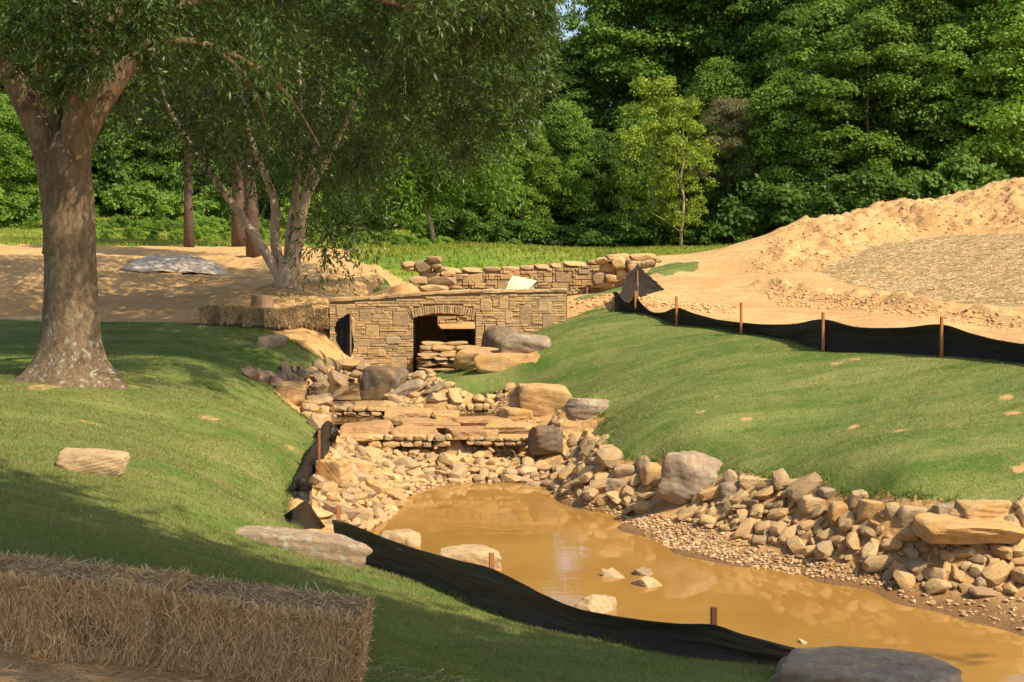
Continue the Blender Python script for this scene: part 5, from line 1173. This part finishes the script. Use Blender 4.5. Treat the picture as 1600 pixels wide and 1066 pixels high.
def ell(r, c_, rad, n, lo=-1.0, hi=1.0, shell=.45, s=(.7, 1.2)):
    out = []
    while len(out) < n:
        u = r.normal(size=3); u /= np.linalg.norm(u); q = u * (shell + (1 - shell) * r.random() ** .5)
        if lo <= q[2] <= hi: out.append(np.array(c_) + q * np.array(rad))
    return out
r = np.random.default_rng(77)
ot = T(97, 598); OX, OY, OZ = ot[0], ot[1] + .55, ot[2]
def W(px, py, dy=0.0): return P(px, py, OY + dy)
cen = ell(r, (OX + 3.0, OY + 1.8, 10.8), (6.3, 6.2, 4.5), 250, -1, .8)
cen += ell(r, (OX - 3.5, OY + .5, 11.0), (4.5, 5.0, 4.0), 90, -1, .5)
def keep(q):
    px = 800 + q[0] / q[1] * F; py = 350 - (q[2] - HC) / q[1] * F
    if px < 215 and py > 165 and q[1] < OY + 3: return False        # clear bole
    if q[1] < OY - .8 and py > 60 and px < 330: return False
    if px < 150 and py > 205: return False
    lim = np.interp(px, [0, 150, 300, 450, 560, 640, 740, 800, 850, 880], [200, 175, 180, 225, 270, 205, 260, 250, 150, 60])
    return py < lim - 10 or py < -60
cen = [q for q in cen if keep(q)]; sz = [r.uniform(.8, 1.25) for _ in cen]
# upper and nearer part of this crown above the frame, placed for shade
top = [q for q in ell(r, (OX + 3.4, OY + 3.6, 13.2), (6.5, 4.2, 2.4), 250, -1, 1, .2) if (q[2] - HC) / q[1] * F > 480]
# boughs hanging in front of the limbs and at the right end
for (px, py, dy, s) in [(20, 20, -1.6, .8), (70, 40, -1.8, .9), (110, 80, -1.6, .8), (95, 115, -1.5, .7), (140, 95, -1.6, .7), (60, 10, -1.8, .9), (150, 20, -1.4, .8), (220, 15, -1.2, .8), (250, 50, -1.3, .7), (230, 90, -1.0, .5), (200, 35, -1.5, .7), (90, 140, -1.3, .5), (20, 60, -1.2, .6), (160, 60, -1.6, .7), (280, 20, -1.0, .7),
                        (640, 60, 3, 1.0), (690, 100, 3.2, 1.0), (740, 60, 3, 1.0), (790, 40, 2.6, 1.0), (830, 70, 2.8, .8), (850, 120, 2.6, .6), (790, 130, 3, .9), (740, 160, 3.4, .9), (690, 190, 3.6, .9), (560, 260, 4, .9), (720, 240, 3.8, .8), (770, 200, 3.4, .8), (820, 180, 3, .6), (840, 30, 3, .7), (600, 150, 4, 1.0), (560, 220, 4.5, 1.0), (700, 20, 3.5, 1.0), (770, 10, 3.3, .9)]:
    cen.append(W(px, py, dy)); sz.append(s)
    cen.append(W(px + r.uniform(-30, 30), py + r.uniform(-30, 30), dy + r.uniform(.3, 1.2))); sz.append(s)
top += [q for q in ell(r, (OX + 5, OY + 9.5, 12.8), (5.5, 4, 2.0), 110, -1, 1, .2) if (q[2] - HC) / q[1] * F > 480]  # leaf lobes out of view, added to shade the dirt on the left
oak = empty('willow_oak', (OX, OY, OZ), label="big willow oak with a thick forked trunk on the left lawn", cat="tree")
oo = np.array([OX, OY, OZ])
cm = spray_crown(5, [q - oo for q in cen], [q * .72 for q in sz], 46, 16, .135, .034, np.array([2, 2, 8.]))
link('crown', cm, oak)
link('upper_shade_crown', spray_crown(6, [q - oo for q in top], [1.4] * len(top), 13, 14, .19, .06, np.array([2, 2, 8.]), .3), oak)
mb = MB()
zs_ = [-.3, 0.0, .15, .35, .6, .9, 1.4, 2.1, 2.7, 3.2, 3.7, 4.1]
rd = [.98, .86, .70, .58, .51, .47, .44, .42, .42, .40, .34, .22]
tube(mb, [(0.003 * i, 0, z) for i, z in enumerate(zs_)], rd, 40, .05, [.16, .14, .11, .08, .05, .03, .02, .02, .03, .05, .05, .05])
def limb(pxs, r0, r1, seg=14, y0=0.0, dy=0.0):
    pts = [np.array(W(px, py, y0 + dy * i)) - oo for i, (px, py) in enumerate(pxs)]; n = len(pts)
    fine = []; rr = []
    for i in range(n - 1):
        for k in range(4):
            f = k / 4; p0 = pts[max(i - 1, 0)]; p1 = pts[i]; p2 = pts[i + 1]; p3 = pts[min(i + 2, n - 1)]; m1 = (p2 - p0) / 2; m2 = (p3 - p1) / 2
            fine.append((2 * f ** 3 - 3 * f ** 2 + 1) * p1 + (f ** 3 - 2 * f ** 2 + f) * m1 + (-2 * f ** 3 + 3 * f ** 2) * p2 + (f ** 3 - f ** 2) * m2); rr.append(r0 + (r1 - r0) * (i + f) / (n - 1))
    fine.append(pts[-1]); rr.append(r1); tube(mb, fine, rr, seg, .06)
limb([(97, 400), (90, 310), (70, 225), (40, 160), (5, 95), (-40, 30)], .30, .16, y0=.02, dy=.06)
limb([(96, 330), (88, 220), (66, 120), (42, 40), (25, -30)], .28, .14, y0=.15, dy=.15)
limb([(97, 400), (106, 320), (117, 235), (127, 150), (134, 80), (130, -20)], .33, .20, y0=-.02, dy=.0)
limb([(108, 310), (122, 235), (152, 172), (195, 110), (240, 70), (290, 10), (330, -40)], .24, .11, y0=.1, dy=.15)
limb([(240, 70), (300, 65), (380, 95), (450, 150), (500, 230)], .10, .015, 8, 1.4, .5)
limb([(330, 75), (370, 105), (400, 150), (420, 210)], .05, .012, 8, 1.6, .5)
limb([(300, 0), (420, -20), (560, -10), (680, 30), (760, 80)], .12, .03, 8, 1.5, .5)
limb([(130, 60), (180, 20), (240, -30)], .14, .1, 8, .2, .3)
link('trunk', mb.mesh('trunk', M['bark_oak'], True), oak)
for (px, py, rr_) in [(124, 247, .055), (137, 127, .05), (95, 265, .06)]:
    V, Fc = rock_arrays(800 + px, 3, 8, 6, .03); p_ = P(px, py, OY - .40) - oo
    link('branch_scar', fast_mesh('branch_scar', V * np.array([rr_ * 2, rr_ * 1.6, rr_ * 2]), Fc, True, M['cut_wood']), oak, p_)

# multi-stemmed birch
bt = T(447, 448, 36); bo = np.array(bt)
birch = empty('river_birch', bo, label="multi stemmed birch with pale peeling bark on the sand bank behind the bridge", cat="tree")
cen = ell(r, (bo[0] + .3, bo[1] + .3, 10.0), (6.4, 5.0, 5.0), 330, -1, .75)
def keepb(q):
    px = 800 + q[0] / q[1] * F; py = 350 - (q[2] - HC) / q[1] * F
    lim = np.interp(px, [60, 150, 200, 300, 380, 440, 500, 560, 620, 700, 760, 850], [150, 175, 180, 220, 290, 250, 290, 310, 200, 220, 200, 100])
    return py < lim
cen = [q for q in cen if keepb(q)]
for (px, py) in [(520, 330), (525, 370), (540, 300), (510, 390), (560, 340), (500, 350)]: cen.append(P(px, py, 37.0))
cm = spray_crown(8, [q - bo for q in cen], [r.uniform(.9, 1.5) for _ in cen], 16, 15, .17, .045, np.array([0, 0, 6.]), .5)
link('crown', cm, birch)
mb = MB()
oo = bo; OYs = OY; OY = bt[1]
def stem(pxs, r0, r1, y0=0, dy=0): limb(pxs, r0, r1, 10, y0, dy)
tube(mb, [(0, 0, -.2), (0, 0, .1), (0.02, 0, .45), (.03, 0, .8)], [.34, .30, .25, .22], 18, .1)
stem([(440, 440), (400, 370), (350, 300), (300, 230), (260, 160), (240, 80)], .15, .02, 0, -.1)
stem([(445, 445), (430, 380), (428, 310), (400, 240), (380, 160), (370, 80)], .17, .02, .1, .2)
stem([(450, 445), (462, 380), (480, 300), (492, 230), (500, 150), (505, 60)], .19, .02, -.1, .1)
stem([(455, 440), (470, 360), (478, 310), (525, 225), (560, 150), (600, 80)], .16, .02, .1, -.1)
stem([(447, 445), (455, 350), (465, 280), (470, 180), (468, 90)], .15, .02, .2, .1)
link('trunk', mb.mesh('trunk', M['bark_birch'], True), birch); OY = OYs

# thin pale tree with several stems
pt = T(676, 376, 60); pt_d = 72.0; po = np.array([X(676, pt_d), pt_d, float(hz(X(676, pt_d), pt_d))])
pale = empty('young_tree', po, label="thin pale tree with forking bare stems in the meadow", cat="tree")
mb = MB(); oo = po; OY = pt_d
limb([(678, 378), (672, 345), (664, 325), (640, 285), (612, 255)], .13, .05, 8); limb([(668, 335), (656, 290), (645, 250), (640, 220)], .09, .04, 8); limb([(670, 335), (672, 300), (668, 260), (672, 220)], .08, .035, 8, .2)
limb([(664, 325), (672, 290), (690, 255)], .06, .03, 8, -.2)
link('trunk', mb.mesh('trunk', M['bark_light'], True), pale); OY = OYs
cen = [P(px, py, pt_d + r.uniform(-2, 2)) for px, py in zip(r.uniform(575, 790, 110), r.uniform(185, 300, 110))]
cm = spray_crown(12, [q - po for q in cen], [r.uniform(1.2, 1.8) for _ in cen], 14, 9, .26, .10, np.array([0, 0, 5.]), .25)
o = link('crown', cm, pale); o.material_slots[0].link = 'OBJECT'; o.material_slots[0].material = M['leaf_mid']
# dark slim trunks behind the sand bank
for (px, yb, d, r0, lean, lb) in [(295, 384, 60, .19, .1, "dark slim tree trunk standing alone on the left sand bank"), (373, 374, 62, .28, 0, "dark tree trunk on a small mound left of the birch"), (397, 398, 50, .23, -.4, "dark leaning tree trunk close behind the birch")]:
    b0 = P(px, yb, d); b0[2] = min(b0[2], float(hz(b0[0], d)) + .0); e = empty('slim_tree', b0, label=lb, cat="tree")
    mb = MB(); tube(mb, [(0, 0, -.3), (lean * .2, 0, 2), (lean * .6, 0, 4.5), (lean, 0, 8.0), (lean * 1.2, 0, 11)], [r0 * 1.25, r0, r0 * .9, r0 * .7, r0 * .3], 12, .05)
    for k in range(5):
        a = k * 1.3; z = 5.5 + k; tube(mb, [(lean * .7, 0, z), (lean * .7 + math.cos(a) * 1.2, math.sin(a) * 1.2, z + .5), (lean * .7 + math.cos(a) * 2.4, math.sin(a) * 2.4, z + .7)], [.07, .05, .02], 6)
    link('trunk', mb.mesh('trunk', M['bark_dark'], True), e)
    a = link('crown', CR['b'][0], e, (lean, 0, 3.8), None, (.85, .85, .72)); a.material_slots[0].link = 'OBJECT'; a.material_slots[0].material = M['leaf_dark']
# shade trees beside the photographer, crowns above the frame
for (x_, y_, cx_, cy_, rx, ry, sd, lb) in [(9.0, -1.5, 8.2, 4.6, 4.6, 4.3, 33, "oak standing on the right bank beside the photographer"), (1.5, -1.8, 1.3, 5.9, 5.6, 5.0, 31, "oak beside the photographer whose shade covers the near bales"), (-4.5, -6.0, -1.5, 0.6, 3.6, 3.4, 32, "second oak behind the photographer shading the near lawn")]:
    z = float(hz(x_, y_)); e = empty('shade_oak', (x_, y_, z), label=lb, cat="tree"); rr2 = np.random.default_rng(sd)
    cen = ell(rr2, (cx_ - x_, cy_ - y_, 9.2), (rx, ry, 1.9), 150, -1, 1, .2)
    link('crown', spray_crown(sd, cen, [1.6] * len(cen), 10, 12, .3, .11, np.array([0, 0, 6.]), .3), e)
    mb = MB(); tube(mb, [(0, 0, -.3), (0, 0, .5), (0, 0, 3), ((cx_ - x_) * .3, (cy_ - y_) * .3, 6), ((cx_ - x_) * .8, (cy_ - y_) * .8, 9)], [.55, .42, .36, .3, .12], 14, .05); link('trunk', mb.mesh('trunk', M['bark_oak'], True), e)
